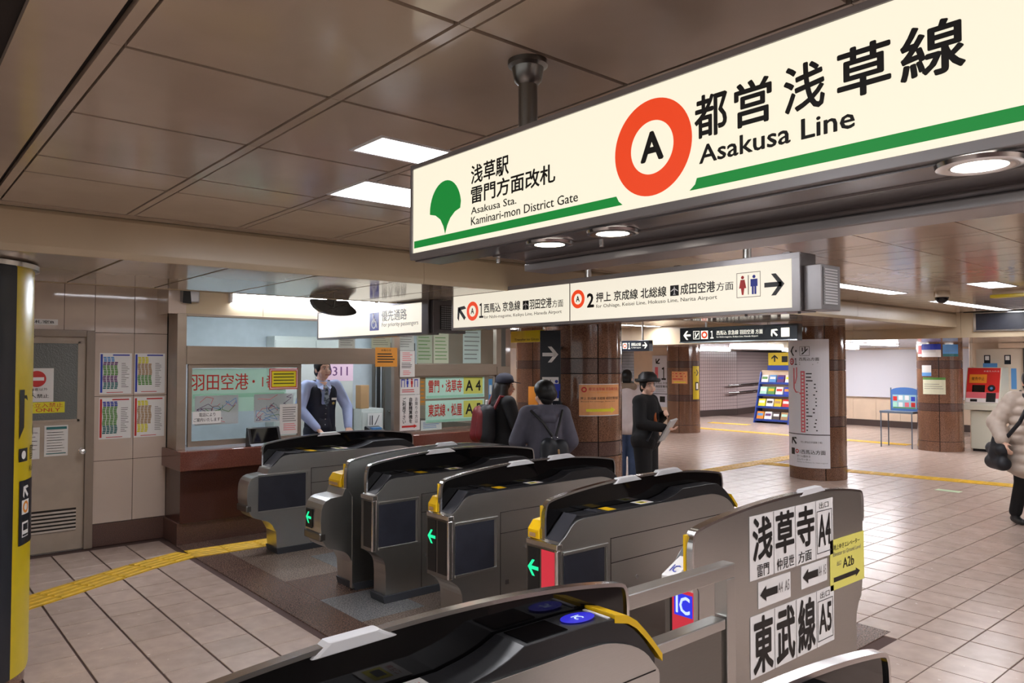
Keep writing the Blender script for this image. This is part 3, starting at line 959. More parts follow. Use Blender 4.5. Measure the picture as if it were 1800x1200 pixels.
def rim_strip(b, path, x0, x1, th):
    n = len(path)
    vs = []
    for i, (y, z) in enumerate(path):
        a = path[max(i - 1, 0)]; c = path[min(i + 1, n - 1)]
        dy, dz = c[0] - a[0], c[1] - a[1]
        L = math.hypot(dy, dz) or 1
        ny, nz = -dz / L, dy / L
        for x, k in ((x0, 0), (x1, 0), (x1, 1), (x0, 1)):
            vs.append((x, y + ny * th * k, z + nz * th * k))
    fs = []
    for i in range(n - 1):
        for k in range(4):
            fs.append((i * 4 + k, i * 4 + (k + 1) % 4, (i + 1) * 4 + (k + 1) % 4, (i + 1) * 4 + k))
    fs += [(0, 1, 2, 3), (4 * n - 1, 4 * n - 2, 4 * n - 3, 4 * n - 4)]
    b.add(vs, fs)

def make_gate(label, x, y, round_nose=False, wl=0.11, wr=0.125, right='dark', left='arrow', lamp=True, bumps=((0.55, 0.80), (0.92, 1.20)), mirrored=False, reader=False):
    """x = right (aisle) face, y = nose; body runs to +y. wl / wr: body width left and right of the partition."""
    g = thing('ticket_gate', label, 'ticket gate', (x, y, 0), group='automatic ticket gates')
    W = wl + wr
    xp = -wr                                     # partition plane
    nose = NOSE_ROUND if round_nose else NOSE_FLAT
    sh = SHOULDER
    prof = nose + sh[1:] + REAR
    MB().prism_x(prof, -W, 0).build('body', m_steel, g, world=False, bevel=0.004)
    base = [(0.085, 0.0), (0.07, 0.055), (1.55, 0.055), (1.54, 0.0)]
    MB().prism_x(base, -W - 0.012, 0.012).build('kick_plate', m_rubber, g, world=False, bevel=0.003)
    # partition: black inner panel with a steel rim
    if mirrored:
        px0, px1 = -0.03, 0.004
        outer = [(0.06, 0.02)] + [(0.06, 0.70)] + [p for p in TOP if p[1] > 0.76] + [(1.62, 0.56), (1.585, 0.42), (1.53, 0.34), (1.53, 0.02)]
        MB().prism_x(outer, px0, px1).build('partition', m_steel, g, world=False, bevel=0.003)
        b = MB(); rim_strip(b, TOP, px0 - 0.003, px1 + 0.003, 0.012); b.build('rim', m_chrome, g, world=False, smooth=True)
        MB().prism_x([p for p in TOP], px0 - 0.006, px0).build('inner_panel', m_blackg, g, world=False)
        xc = (px0 + px1) / 2
        d0, d1 = -W + 0.008, px0 - 0.006
    else:
        MB().prism_x(TOP, xp - 0.008, xp + 0.008).build('partition', m_blackg, g, world=False)
        b = MB(); rim_strip(b, TOP, xp - 0.016, xp + 0.016, 0.012); b.build('rim', m_chrome, g, world=False, smooth=True)
        xc = xp
        if wl < 0.05:
            MB().prism_x(TOP, xp - 0.013, xp - 0.008).build('back_plate', m_steel, g, world=False)
        d0, d1 = xp + 0.016, -0.010
        if wl > 0.05:
            MB().prism_x([p for p in DECK], -W + 0.01, xp - 0.016).build('deck', m_deck, g, world=False)
    dk = MB().prism_x(DECK, d0, d1).build('deck', m_deck, g, world=False, bevel=0.004)
    # entry wedge and reader hump on the deck
    MB().add([(d0, 0.018, 0.775), (d1, 0.018, 0.775), (d1, 0.148, 0.8985), (d0, 0.148, 0.8985), (d0, 0.025, 0.768), (d1, 0.025, 0.768), (d1, 0.155, 0.8915), (d0, 0.155, 0.8915)],
             [(0, 1, 2, 3), (4, 7, 6, 5), (0, 4, 5, 1), (2, 6, 7, 3), (1, 5, 6, 2), (0, 3, 7, 4)]).build('ticket_slot_cover', m_deckg, g, world=False)
    MB().box(d0 + 0.004, d1 - 0.004, 0.30, 0.34, 0.885, 0.894).build('deck_rib', m_deckg, g, world=False)
    if reader:
        fd_ = lambda u, v, d=0.0: (x + u, y + v, 0.938 + d)
        w2 = (d0 + d1) / 2
        MB().box(d0 + 0.012, d1 - 0.012, 1.08, 1.235, 0.9375, 0.941).build('display', m_blackg, g, world=False)
        rd = disc(fd_, w2, 1.325, 0.062, 'card_reader', m_icglow, g, 0.0035, asp=0.62)
        text('IC', fd_, w2 - 0.014, w2 + 0.014, 1.308, 1.342, m_ledwhite, rd, 0.02, 0.0045)
        MB().box(d0 + 0.01, d1 - 0.01, 1.40, 1.412, 0.930, 0.9365).build('reader_lamp', m_white, g, world=False)
    yt = sm([(1.575, 0.838), (1.645, 0.765)], 1) if not reader else sm([(1.42, 0.934), (1.50, 0.915), (1.585, 0.835), (1.645, 0.765)], 1)
    b = MB()
    for (a, c) in zip(yt, yt[1:]):
        b.add([(d0, a[0], a[1] + 0.002), (d1 + 0.002, a[0], a[1] - 0.014), (d1 + 0.002, c[0], c[1] - 0.014), (d0, c[0], c[1] + 0.002),
               (d0, a[0], a[1] + 0.010), (d1 + 0.002, a[0], a[1] + 0.010), (d1 + 0.002, c[0], c[1] + 0.010), (d0, c[0], c[1] + 0.010)],
              [(4, 5, 6, 7), (1, 2, 6, 5), (0, 4, 7, 3), (0, 1, 5, 4), (2, 3, 7, 6)])
    b.build('yellow_end_cap', m_yel, g, world=False)
    fdk = lambda u, v, d=0.0: (x + u, y + v, 0.8865 + d)
    rects(fdk, [(d0 + 0.01, d1 - 0.005, 0.40, 0.47)], 'yellow_sticker', m_yel, g, 0.0015)
    st = rects(fdk, [(d0 + 0.008, d1 - 0.01, 0.68, 0.80)], 'white_sticker', m_sheet, g, 0.0015)
    rects(fdk, [(d0 + 0.03, d1 - 0.022, 0.70, 0.755)], 'sticker_print', m_by, st, 0.0025)
    rects(fdk, [(d0 + 0.045, d1 - 0.036, 0.715, 0.745)], 'sticker_mark', m_ink, st, 0.0032)
    text('ご注意', fdk, d0 + 0.03, d1 - 0.03, 0.765, 0.785, m_red, st, 0.0, 0.0025)
    # sensor caps on the partition edge
    for a, c in bumps:
        za = 1.013 if a < 0.7 else 1.024
        MB().prism_x([(a, za - 0.01), (a + 0.045, za + 0.022), (c - 0.055, za + 0.024), (c, za - 0.004)], xc - 0.021, xc + 0.021).build('sensor_cap', m_white, g, world=False, bevel=0.006)
    # nose
    if not round_nose:
        MB().box(-W - 0.002, 0.004, -0.012, 0.03, 0.735, 0.765).build('nose_trim', m_chrome, g, world=False, bevel=0.004)
        MB().box(-0.016, 0.006, -0.012, 0.02, 0.375, 0.735).build('corner_post', m_chrome, g, world=False, bevel=0.006)
        fn = lambda u, v, d=0.0: (x + u, y - 0.006 - d, v)
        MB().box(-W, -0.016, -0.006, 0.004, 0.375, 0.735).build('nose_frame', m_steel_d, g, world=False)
        if wl > 0.05:
            p = slab(fn, -W + 0.010, xp - 0.010, 0.40, 0.722, 0.003, 'indicator_panel', m_black, g)
            if left == 'arrow':
                polys(fn, arrow_pts(-W / 2 + xp / 2, 0.615, 0.085, PI), 'green_arrow', m_arrow, p, 0.005)
        if wr > 0.05:
            p = slab(fn, xp + 0.008, -0.020, 0.40, 0.722, 0.003, 'indicator_panel', m_redled if right == 'red' else m_black, g)
            if right == 'ic':
                slab(fn, xp + 0.010, -0.022, 0.40, 0.720, 0.003, 'red_panel', m_redled, p)
    else:
        fr = lambda u, v, d=0.0: (x + u, y - 0.196 - d, v)
        MB().box(-W - 0.001, 0.001, -0.203, -0.15, 0.40, 0.46).build('nose_trim', m_steel_d, g, world=False, bevel=0.01)
        if left == 'arrow':
            p = slab(fr, -W + 0.03, -W + 0.13, 0.48, 0.62, 0.006, 'indicator_panel', m_black, g)
            polys(fr, arrow_pts(-W + 0.08, 0.555, 0.085, PI), 'green_arrow', m_arrow, p, 0.008)
    if lamp:
        lx0, lx1 = -W + 0.006, (xp - 0.016 if not mirrored else -0.075)
        b = MB()
        b.add([(lx0, -0.005, 0.768), (lx1, -0.005, 0.768), (lx1, 0.14, 0.768), (lx0, 0.14, 0.768),
               (lx0, -0.005, 0.815), (lx1, -0.005, 0.815), (lx1, 0.14, 0.83), (lx0, 0.14, 0.83),
               (lx0 + 0.014, 0.02, 0.862), (lx1 - 0.006, 0.02, 0.862), (lx1 - 0.006, 0.12, 0.872), (lx0 + 0.014, 0.12, 0.872)],
              [(0, 1, 5, 4), (1, 2, 6, 5), (2, 3, 7, 6), (3, 0, 4, 7), (4, 5, 9, 8), (5, 6, 10, 9), (6, 7, 11, 10), (7, 4, 8, 11), (8, 9, 10, 11), (0, 3, 2, 1)])
        lp = b.build('warning_lamp', m_yel, g, world=False, bevel=0.004)
        rects(lambda u, v, d=0.0: (x + u, y - 0.005 - d, v), [(lx0 + 0.02, lx1 - 0.02, 0.778, 0.80)], 'lamp_print', m_cardb, lp, 0.006)
        ys = -W + wl - 0.012 if not mirrored else -0.036
        MB().box(ys - 0.008, ys, 0.008, 0.026, 0.77, 0.945).build('yellow_edge_strip', m_yel, g, world=False)
    # right side: blank advertising screen and panel seams
    if not mirrored:
        ff = lambda u, v, d=0.0: (x + d, y + u, v)
        y0s = 0.035 if not round_nose else -0.10
        b = MB()
        for z in (0.385, 0.705):
            b.box(0, 0.010, y0s, 0.375, z, z + 0.016)
        b.box(0, 0.010, 0.36, 0.378, 0.385, 0.72)
        b.build('screen_frame', m_steel, g, world=False, bevel=0.003)
        slab(ff, y0s + 0.005, 0.345, 0.402, 0.70, 0.006, 'blank_screen', m_screen, g)
        b = MB()
        for z, ya, yb in ((0.735, 0.40, 1.60), (0.60, 0.40, 1.60)):
            b.box(0, 0.0012, ya, yb, z, z + 0.004)
        b.box(0, 0.0012, 0.40, 0.404, 0.06, 0.74)
        b.build('panel_seam', m_gap, g, world=False)
        b = MB()
        b.cyl((0, 0.62, 0.49), 0.013, 0.0, 0.004, 12, 'x')
        b.build('lock', m_chrome, g, world=False)
        MB().box(0, 0.003, 0.44, 0.47, 0.27, 0.30).build('latch', m_chrome, g, world=False)
        slab(ff, 1.30, 1.42, 0.655, 0.715, 0.004, 'access_plate', m_steel, g)
    return g

YG = 2.72
g1 = make_gate('wide-aisle ticket gate with rounded nose, closest to the office counter', -6.50, YG, True, 0.02, 0.20, lamp=False, left='none', bumps=((0.55, 0.80),))
g2a = make_gate('ticket gate with rounded nose and green arrow, steel back to its neighbour', -5.10, YG, True, 0.02, 0.24, lamp=True, mirrored=True, bumps=((0.80, 1.05),))
g2b = make_gate('ticket gate with black front panel backing onto the round-nosed gate', -4.68, YG, False, 0.03, 0.135, lamp=False, bumps=((0.52, 0.80),))
g3 = make_gate('ticket gate with green arrow and black front panel, middle of the row', -3.77, YG, False)
g4 = make_gate('ticket gate with green arrow beside a red front panel', -2.82, YG, False, right='red')
g5 = make_gate('ticket gate whose steel side carries large black exit lettering', -2.00, YG, False, 0.02, 0.11, lamp=False, right='dark', mirrored=True, bumps=((0.92, 1.20),))
g6 = make_gate('ticket gate in the front with blue card reader and screen', -1.53, 0.30, False, 0.03, 0.15, lamp=False, reader=True, bumps=((0.50, 0.74),))
g7 = make_gate('ticket gate at the lower corner showing only its rail end', -0.72, 0.35, False, 0.03, 0.14, lamp=False, bumps=())

# IC panel, reader and sheets on the gate with the exit lettering
fn5 = face_y(YG - 0.010)
MB().box(-2.038, -2.026, YG + 0.004, YG + 0.03, 0.77, 0.95).build('yellow_edge_strip', m_yel, g5)
p = slab(fn5, -2.085, -1.975, 0.52, 0.715, 0.004, 'red_led_panel', m_redled, g5)
slab(fn5, -2.072, -1.978, 0.605, 0.70, 0.007, 'blue_led_panel', m_blueled, p)
text('IC', fn5, -2.062, -1.988, 0.615, 0.692, m_ledwhite, p, 0.02, 0.009)
MB().add([(-2.112, 2.665, 0.775), (-2.036, 2.665, 0.775), (-2.036, 2.80, 0.835), (-2.112, 2.80, 0.835), (-2.112, 2.665, 0.745), (-2.036, 2.665, 0.745), (-2.036, 2.80, 0.745), (-2.112, 2.80, 0.745)],
         [(0, 1, 2, 3), (0, 4, 5, 1), (1, 5, 6, 2), (2, 6, 7, 3), (3, 7, 4, 0)]).build('card_reader', m_sheet, g5, bevel=0.004)
frd = face_free((-2.112, 2.665, 0.776), (1, 0, 0), (0, 0.135, 0.06))
text('IC', frd, 0.02, 0.055, 0.03, 0.08, m_blue, g5, 0.01, 0.002)

fg5 = face_x(-1.995)
def gsheet(name, label, cat, u0, u1, v0, v1, m):
    return sheet(name, label, cat, fg5, u0, u1, v0, v1, m, 0.002)
def big_exit(label, chars, subs, no, v0, v1, sub_h):
    s = gsheet('exit_notice', label, 'notice', 3.175, 3.985, v0, v1, m_sheet)
    cw = 0.205
    for i, ch in enumerate(chars):
        a = 3.185 + cw * i
        top = v1 - 0.01
        bot = v0 + sub_h + 0.008
        text(ch, fg5, a + 0.012, a + cw - 0.018, bot, top, m_ink, s, 0.026, 0.004)
        if sub_h: text(subs[i], fg5, a + 0.02 if i else a + 0.05, a + cw - 0.02 if i == 1 else a + cw - 0.05, v0 + 0.008, v0 + sub_h - 0.008, m_ink, s, 0.012, 0.004)
        rects(fg5, [(a + cw - 0.006, a + cw - 0.003, v0, v1)], 'divider', m_ink, s, 0.004)
    a = 3.185 + cw * 3
    text('出口', fg5, a + 0.035, a + 0.135, v1 - 0.045, v1 - 0.012, m_ink, s, 0.0, 0.004)
    text(no, fg5, a + 0.022, a + 0.155, v0 + 0.06, v1 - 0.075, m_ink, s, 0.02, 0.004)
    b0, b1, c0, c1 = a + 0.008, a + 0.17, v0 + 0.025, v1 - 0.055
    w = 0.004
    rects(fg5, [(b0, b1, c0, c0 + w), (b0, b1, c1 - w, c1), (b0, b0 + w, c0, c1), (b1 - w, b1, c0, c1)], 'number_frame', m_ink, s, 0.004)
big_exit('large white notice reading 浅草寺 and A4 on steel gate side', '浅草寺', ['雷門', '仲見世', '方面'], 'A4', 0.672, 0.975, 0.075)
big_exit('large white notice reading 東武線 and A5 on steel gate side', '東武線', None, 'A5', 0.215, 0.505, 0.0)
for a, b, z0, z1, lb in ((3.245, 3.54, 0.53, 0.655, 'white arrow notice under the 浅草寺 lettering, closer to the railing'), (3.645, 3.915, 0.545, 0.66, 'white arrow notice under the 浅草寺 lettering, beside the yellow paper')):
    s = gsheet('arrow_notice', lb, 'notice', a, b, z0, z1, m_sheet)
    zc = (z0 + z1) / 2
    poly(fg5, block_arrow(a + 0.17, a + 0.012, zc, 0.075), 'arrow', m_ink, s, 0.004)
    text('A4  A5', fg5, a + 0.175, b - 0.015, zc - 0.022, zc + 0.03, m_grey, s, 0.0, 0.004)
s = gsheet('elevator_notice', 'pale yellow elevator notice with arrow at the gate end', 'notice', 3.95, 4.345, 0.475, 0.745, m_py)
text('地上ゆきエレベーター', fg5, 3.985, 4.29, 0.688, 0.718, m_ink, s, 0.008, 0.004)
text('Elevator to Ground Level', fg5, 3.98, 4.30, 0.655, 0.678, m_grey, s, 0.0, 0.004)
text('出口', fg5, 4.02, 4.07, 0.60, 0.625, m_grey, s, 0.0, 0.004)
text('A2b', fg5, 4.09, 4.22, 0.575, 0.632, m_ink, s, 0.01, 0.004)
poly(fg5, block_arrow(3.985, 4.29, 0.53, 0.05), 'arrow', m_ink, s, 0.004)

# railing between the front gate and the gate row
r = thing('railing', 'brushed steel railing between the front gate and the lettered gate', 'railing', (-1.75, 2.3, 0))
MB().box(-1.785, -1.725, 1.955, 2.645, 0.850, 0.905).build('top_rail', m_steel, r, bevel=0.004)
MB().box(-1.785, -1.725, 2.585, 2.645, 0.0, 0.85).build('post', m_steel, r, bevel=0.004)
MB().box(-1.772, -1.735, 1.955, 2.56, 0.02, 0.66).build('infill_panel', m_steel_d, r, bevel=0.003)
MB().box(-1.785, -1.722, 1.955, 2.57, 0.66, 0.70).build('lower_rail', m_steel, r, bevel=0.004)
# ================================================================ LIGHTS
def recessed(label, x0, x1, y0, y1, z, m, par_frame=True, group='fluorescent ceiling lights', tubes=True):
    t = thing('ceiling_light', label, 'ceiling light', ((x0 + x1) / 2, (y0 + y1) / 2, z), group=group)
    b = MB()
    w = 0.014
    b.box(x0, x1, y0, y0 + w, z - 0.004, z + 0.02); b.box(x0, x1, y1 - w, y1, z - 0.004, z + 0.02)
    b.box(x0, x0 + w, y0 + w, y1 - w, z - 0.004, z + 0.02); b.box(x1 - w, x1, y0 + w, y1 - w, z - 0.004, z + 0.02)
    b.build('frame', m_white, t)
    MB().box(x0 + w, x1 - w, y0 + w, y1 - w, z + 0.006, z + 0.012).build('diffuser', m, t)
    return t
recessed('bright ceiling light with visible frame corner, above the sign', *L1, ZC, m_tube)
recessed('bright ceiling light cut off by the end of the big green-striped sign', *L2, ZC, m_tube)
recessed('long fluorescent strip in the ceiling just past the grille of the hanging sign', -3.56, -3.36, 5.4, 8.45, ZC, m_tube)
recessed('long fluorescent strip in the ceiling near the dark blank panel', -3.66, -3.46, 9.75, 12.2, ZC, m_tube)
recessed('short square ceiling light beside the yellow hanging bar', -2.62, -2.36, 7.85, 8.5, ZC, m_tube)
recessed('long fluorescent strip seen beside the column with the peach poster', -9.9, -9.7, 10.6, 12.3, ZC, m_tube2)
recessed('unseen ceiling light added over the far gate exits', -0.6, -0.3, 3.4, 5.8, ZC, m_tube)  # out-of-view fixture put in to light the near hall
recessed('unseen ceiling light added beside the camera', 1.0, 1.3, 0.4, 2.8, ZC, m_tube)  # not seen; put in as near light beside the camera
recessed('unseen ceiling light added behind the camera', -0.4, -0.1, -3.4, -1.0, ZC, m_tube)  # unseen fixture, added to brighten the near area
recessed('unseen ceiling light added behind the yellow column', -1.9, -1.6, -3.4, -1.0, ZC, m_tube)  # unseen lamp added for light on the near side
recessed('unseen ceiling light added above the padded coat', -2.62, -2.36, 10.6, 11.2, ZC, m_tube)  # added fixture out of frame, here for its light
recessed('ceiling light hidden above the low beam, mirrored in the panel wall', -6.42, -6.18, 1.5, 2.5, ZC, m_tube)
recessed('ceiling light hidden by the direction sign in front of the office end', -6.42, -6.18, 4.6, 6.4, ZC, m_tube)
recessed('unseen ceiling light added behind the direction sign near the far pier', -12.6, -12.3, 9.3, 11.9, ZC, m_tube2)  # unseen lamp added to brighten the platform one sign
recessed('unseen ceiling light added right of the camera', 2.6, 2.9, -1.0, 2.6, ZC, m_tube)  # unseen lamp added for the steel gate sides to reflect
recessed('unseen ceiling light added by the opposite wall', 4.0, 4.3, -1.0, 5.0, ZC, m_tube)  # added beside the unseen wall for reflections in the gates
recessed('unseen ceiling light added far right of the gates', 2.6, 2.9, 3.6, 7.2, ZC, m_tube)  # another added lamp for brighter reflections in the steel
def surface_light(label, x0, x1, y0, y1, z, m, group='fluorescent ceiling lights'):
    t = thing('ceiling_light', label, 'ceiling light', ((x0 + x1) / 2, (y0 + y1) / 2, z), group=group)
    MB().box(x0 - 0.03, x1 + 0.03, y0 - 0.02, y1 + 0.02, z - 0.015, z - 0.001).build('housing', m_white, t)
    MB().box(x0, x1, y0, y1, z - 0.035, z - 0.015).build('diffuser', m, t)
    return t
surface_light('low fluorescent strip above the brochure rack', -10.75, -10.6, 16.3, 18.6, ZL, m_tube2)
surface_light('low fluorescent strip in front of the white board wall', -6.9, -6.75, 14.2, 16.4, ZL, m_tube2)
surface_light('small distant fluorescent strip left of the column with yellow sign', -13.5, -13.35, 15.6, 17.0, ZL, m_tube2)
surface_light('small distant fluorescent strip over the mosaic wall', -13.05, -12.9, 18.3, 19.6, ZL, m_tube2)
surface_light('unseen ceiling light added above the ticket machine', -3.2, -3.0, 13.5, 15.9, ZL, m_tube2)  # unseen fixture added to light the far end

surface_light('short distant strip light low behind the tall route sign column', -9.2, -9.05, 17.6, 19.6, ZL, m_tube2)
surface_light('unseen strip light added behind the route sign column over the mosaic wall', -12.3, -12.1, 21.5, 26.0, ZL, m_tube2)  # unseen strip added to brighten the mosaic wall
# wall-mounted fluorescent under the office fascia
t = thing('batten_light', 'long bright fluorescent batten mounted above the office windows', 'light', (-7.44, 3.7, 2.35))
MB().box(-7.49, -7.43, 2.70, 4.75, 2.39, 2.425).build('housing', m_white, t)
MB().prism_y([(-7.488, 2.31), (-7.452, 2.30), (-7.43, 2.33), (-7.43, 2.388), (-7.488, 2.388)], 2.725, 4.725).build('diffuser', m_batten, t)
for y in (2.70, 4.725):
    MB().box(-7.489, -7.425, y, y + 0.025, 2.298, 2.392).build('end_cap', m_white, t)

# dome camera and small ceiling fittings
t = thing('dome_camera', 'dark dome camera under the ceiling between the two fluorescent strips', 'camera', (-3.07, 8.55, ZC))
MB().lathe([(0.001, 0), (0.075, 0), (0.075, -0.055), (0.068, -0.06)], 24, (-3.07, 8.55, ZC)).build('housing', m_fascia, t, smooth=True)
MB().lathe([(0.065 * math.cos(a), -0.06 - 0.065 * math.sin(a)) for a in [PI / 2 * k / 8 for k in range(9)]], 24, (-3.07, 8.55, ZC)).build('dome', m_blackg, t, smooth=True)
t = thing('hanging_bar', 'yellow bar-shaped fitting hanging under the ceiling by the square light', 'fitting', (-2.55, 8.9, 2.40))
b = MB().box(-2.72, -2.36, 8.85, 8.97, 2.375, 2.41)
b.build('bar', m_yels, t, bevel=0.008)
MB().box(-2.70, -2.38, 8.86, 8.96, 2.41, ZC).build('mount', m_fascia, t)

# ================================================================ BIG LINE SIGN
SY = 1.17
fs_ = face_y(SY)
SX0, SX1 = -1.812, 0.45
big = thing('line_sign', 'big lit hanging sign with orange A ring and green stripe', 'hanging sign', (-0.7, 1.24, 2.0))
MB().box(SX0, SX1, SY + 0.004, SY + 0.115, 1.992, 2.262).build('case', m_boxgrey, big, bevel=0.004)
b = MB()
w = 0.013
b.box(SX0, SX1, SY - 0.004, SY + 0.006, 1.992, 1.992 + 0.018); b.box(SX0, SX1, SY - 0.004, SY + 0.006, 2.262 - w, 2.262)
b.box(SX0, SX0 + 0.010, SY - 0.004, SY + 0.006, 2.01, 2.249); b.box(SX1 - w, SX1, SY - 0.004, SY + 0.006, 2.01, 2.249)
b.build('frame', m_boxgrey, big, bevel=0.002)
MB().box(SX0 + 0.010, SX1 - w, SY + 0.0005, SY + 0.005, 2.01, 2.249).build('lit_panel', m_lit, big)
# downlight canopy behind the panel
MB().prism_x([(SY + 0.10, 1.985), (SY + 0.10, 2.10), (1.47, 2.10), (1.47, 1.975), (1.40, 1.962), (1.385, 1.985)], -1.57, SX1).build('canopy', m_case, big, bevel=0.003)
MB().box(-1.805, SX1, SY + 0.01, SY + 0.10, 1.988, 1.992).build('underside', m_case, big)
MB().box(-1.57, SX1, 1.385, 1.49, 1.955, 1.975).build('canopy_lip', m_boxgrey, big, bevel=0.003)
for k, x in enumerate((-1.30, -1.10, -0.38)):
    c = (x, 1.228 if k < 2 else 1.205, 1.985)
    d_ = MB().lathe([(0.036, -0.004), (0.046, -0.006), (0.056, -0.004), (0.058, 0.002), (0.036, 0.002)], 32, c).build('downlight', m_chrome, big, smooth=True)
    MB().lathe([(0.0005, -0.0035), (0.0365, -0.0035), (0.0365, -0.001), (0.0005, -0.001)], 28, c).build('lens', m_down, d_)
for x in (-1.58, -1.20):
    MB().cyl((x, 1.30, 0), 0.006, 1.972, 1.985, 10).build('bolt', m_chrome, big)
for x in (-1.385, 0.2):
    b = MB()
    b.cyl((x, 1.235, 0), 0.024, 2.262, ZC - 0.015, 18)
    b.lathe([(0.024, ZC - 0.06), (0.034, ZC - 0.05), (0.04, ZC - 0.018), (0.05, ZC - 0.012), (0.05, ZC)], 24, (x, 1.235, 0))
    b.build('hanger_rod', m_steel_d, big, smooth=True)
# face: ginkgo leaf
cx, cz = -1.645, 2.12
leaf = []
for k in range(21):
    a = math.radians(200 - 220 * k / 20)
    leaf.append((cx + 0.070 * math.cos(a), cz + 0.070 * math.sin(a) + 0.002))
lf = [(cx - 0.072, 2.108)] + [(cx - 0.072 * math.cos(math.radians(k * 9)), 2.112 + 0.078 * math.sin(math.radians(k * 9))) for k in range(1, 20)] + [(cx + 0.068, 2.106)]
lf += [(cx + 0.045, 2.100), (cx + 0.024, 2.086), (cx + 0.010, 2.068), (cx + 0.003, 2.052), (cx, 2.046), (cx - 0.002, 2.052), (cx - 0.008, 2.068), (cx - 0.022, 2.088), (cx - 0.045, 2.102)]
poly(fs_, lf, 'ginkgo_leaf', m_litgreen, big, 0.001)
text('浅草駅', fs_, -1.530, -1.380, 2.157, 2.206, m_ink, big, 0.018, 0.0015)
text('雷門方面改札', fs_, -1.530, -1.218, 2.107, 2.152, m_ink, big, 0.018, 0.0015)
text('Asakusa Sta.', fs_, -1.530, -1.352, 2.080, 2.099, m_ink, big, 0.012, 0.0015)
text('Kaminari-mon District Gate', fs_, -1.530, -1.147, 2.052, 2.074, m_ink, big, 0.012, 0.0015)
poly(fs_, [(-1.795, 2.024), (-1.020, 2.024), (-1.030, 2.032), (-1.037, 2.044), (-1.795, 2.044)], 'green_stripe', m_litgreen, big, 0.001)
ring(fs_, -0.944, 2.126, 0.096, 0.053, 'orange_ring', m_litred, big, 0.001, 64)
text('A', fs_, -0.972, -0.914, 2.098, 2.158, m_ink, big, 0.035, 0.0015)
xs5 = [(-0.842, -0.771), (-0.757, -0.683), (-0.661, -0.589), (-0.569, -0.485), (-0.472, -0.383)]
for ch, (a, c) in zip('都営浅草線', xs5):
    text(ch, fs_, a, c, 2.116, 2.197, m_ink, big, 0.020, 0.0015)
text('Asakusa Line', fs_, -0.832, -0.541, 2.069, 2.104, m_ink, big, 0.016, 0.0015)
poly(fs_, [(-0.855, 2.024), (SX1 - w, 2.024), (SX1 - w, 2.045), (-0.838, 2.045), (-0.842, 2.034)], 'green_stripe', m_litgreen, big, 0.001)

# ================================================================ DIRECTION SIGN OVER THE GATES
DY = 3.60
f3 = face_y(DY)
ds = thing('direction_sign', 'long lit direction sign with two red A rings over the gates', 'hanging sign', (-3.4, 3.68, 2.0))
MB().box(-4.965, -1.955, DY + 0.004, DY + 0.16, 1.965, 2.268).build('case', m_case, ds, bevel=0.004)
b = MB()
b.box(-4.965, -1.955, DY - 0.006, DY + 0.006, 1.965, 1.985); b.box(-4.965, -1.955, DY - 0.006, DY + 0.006, 2.238, 2.268)
b.box(-4.965, -4.945, DY - 0.006, DY + 0.006, 1.985, 2.238); b.box(-2.0, -1.955, DY - 0.006, DY + 0.006, 1.985, 2.238)
b.build('frame', m_boxgrey, ds, bevel=0.002)
MB().box(-4.945, -3.615, DY + 0.0005, DY + 0.005, 1.985, 2.238).build('lit_panel', m_lit2, ds)
MB().box(-3.609, -2.0, DY + 0.0005, DY + 0.005, 1.985, 2.238).build('lit_panel', m_lit2, ds)
MB().box(-3.615, -3.609, DY - 0.002, DY + 0.004, 1.985, 2.238).build('divider', m_case, ds)
# clock or speaker box with a louvred face at the right end
eb = MB().box(-1.955, -1.86, DY + 0.03, DY + 0.23, 1.97, 2.20).build('end_box', m_boxgrey, ds, bevel=0.003)
fe = face_x(-1.86)
MB().box(-1.861, -1.855, DY + 0.045, DY + 0.185, 1.995, 2.185).build('grille_back', m_hole, eb)
for k in range(13):
    z = 2.0 + 0.0142 * k
    MB().box(-1.856, -1.850, DY + 0.05, DY + 0.18, z, z + 0.008).build('grille_slat', m_white, eb)
for x in (-3.52, -2.31):
    b = MB().cyl((x, DY + 0.08, 0), 0.022, 2.265, ZC, 16)
    b.build('hanger_rod', m_steel, ds, smooth=True)
for x in (-4.35, -2.75, -2.05):
    MB().box(x - 0.02, x + 0.02, DY + 0.03, DY + 0.06, 2.266, 2.278).build('bracket', m_case, ds)
for x in (-2.3, -1.99): MB().cyl((x, DY + 0.05, 0), 0.008, 1.955, 1.966, 8).build('bolt', m_case, ds)
polys(f3, arrow_pts(-4.835, 2.10, 0.135, ANG(135)), 'arrow', m_ink, ds, 0.002)
line_mark(f3, -4.69, 2.108, 0.075, ds)
text('１', f3, -4.605, -4.553, 2.05, 2.165, m_ink, ds, 0.015, 0.002)
text('西馬込 京急線', f3, -4.545, -4.12, 2.085, 2.158, m_ink, ds, 0.017, 0.002)
plane_mark(f3, -4.06, 2.118, 0.065, ds, m_ink, m_sheet)
text('羽田空港', f3, -4.02, -3.79, 2.085, 2.158, m_ink, ds, 0.017, 0.002)
text('方面', f3, -3.785, -3.675, 2.085, 2.138, m_ink, ds, 0.01, 0.002)
text('for Nishi-magome, Keikyu Line, Haneda Airport', f3, -4.545, -3.69, 2.035, 2.066, m_ink, ds, 0.005, 0.002)
line_mark(f3, -3.535, 2.128, 0.062, ds)
text('2', f3, -3.452, -3.388, 2.065, 2.16, m_ink, ds, 0.03, 0.002)
text('押上 京成線 北総線', f3, -3.37, -2.80, 2.095, 2.160, m_ink, ds, 0.017, 0.002)
plane_mark(f3, -2.742, 2.127, 0.062, ds, m_ink, m_sheet)
text('成田空港', f3, -2.70, -2.462, 2.098, 2.162, m_ink, ds, 0.017, 0.002)
text('方面', f3, -2.455, -2.345, 2.102, 2.150, m_ink, ds, 0.01, 0.002)
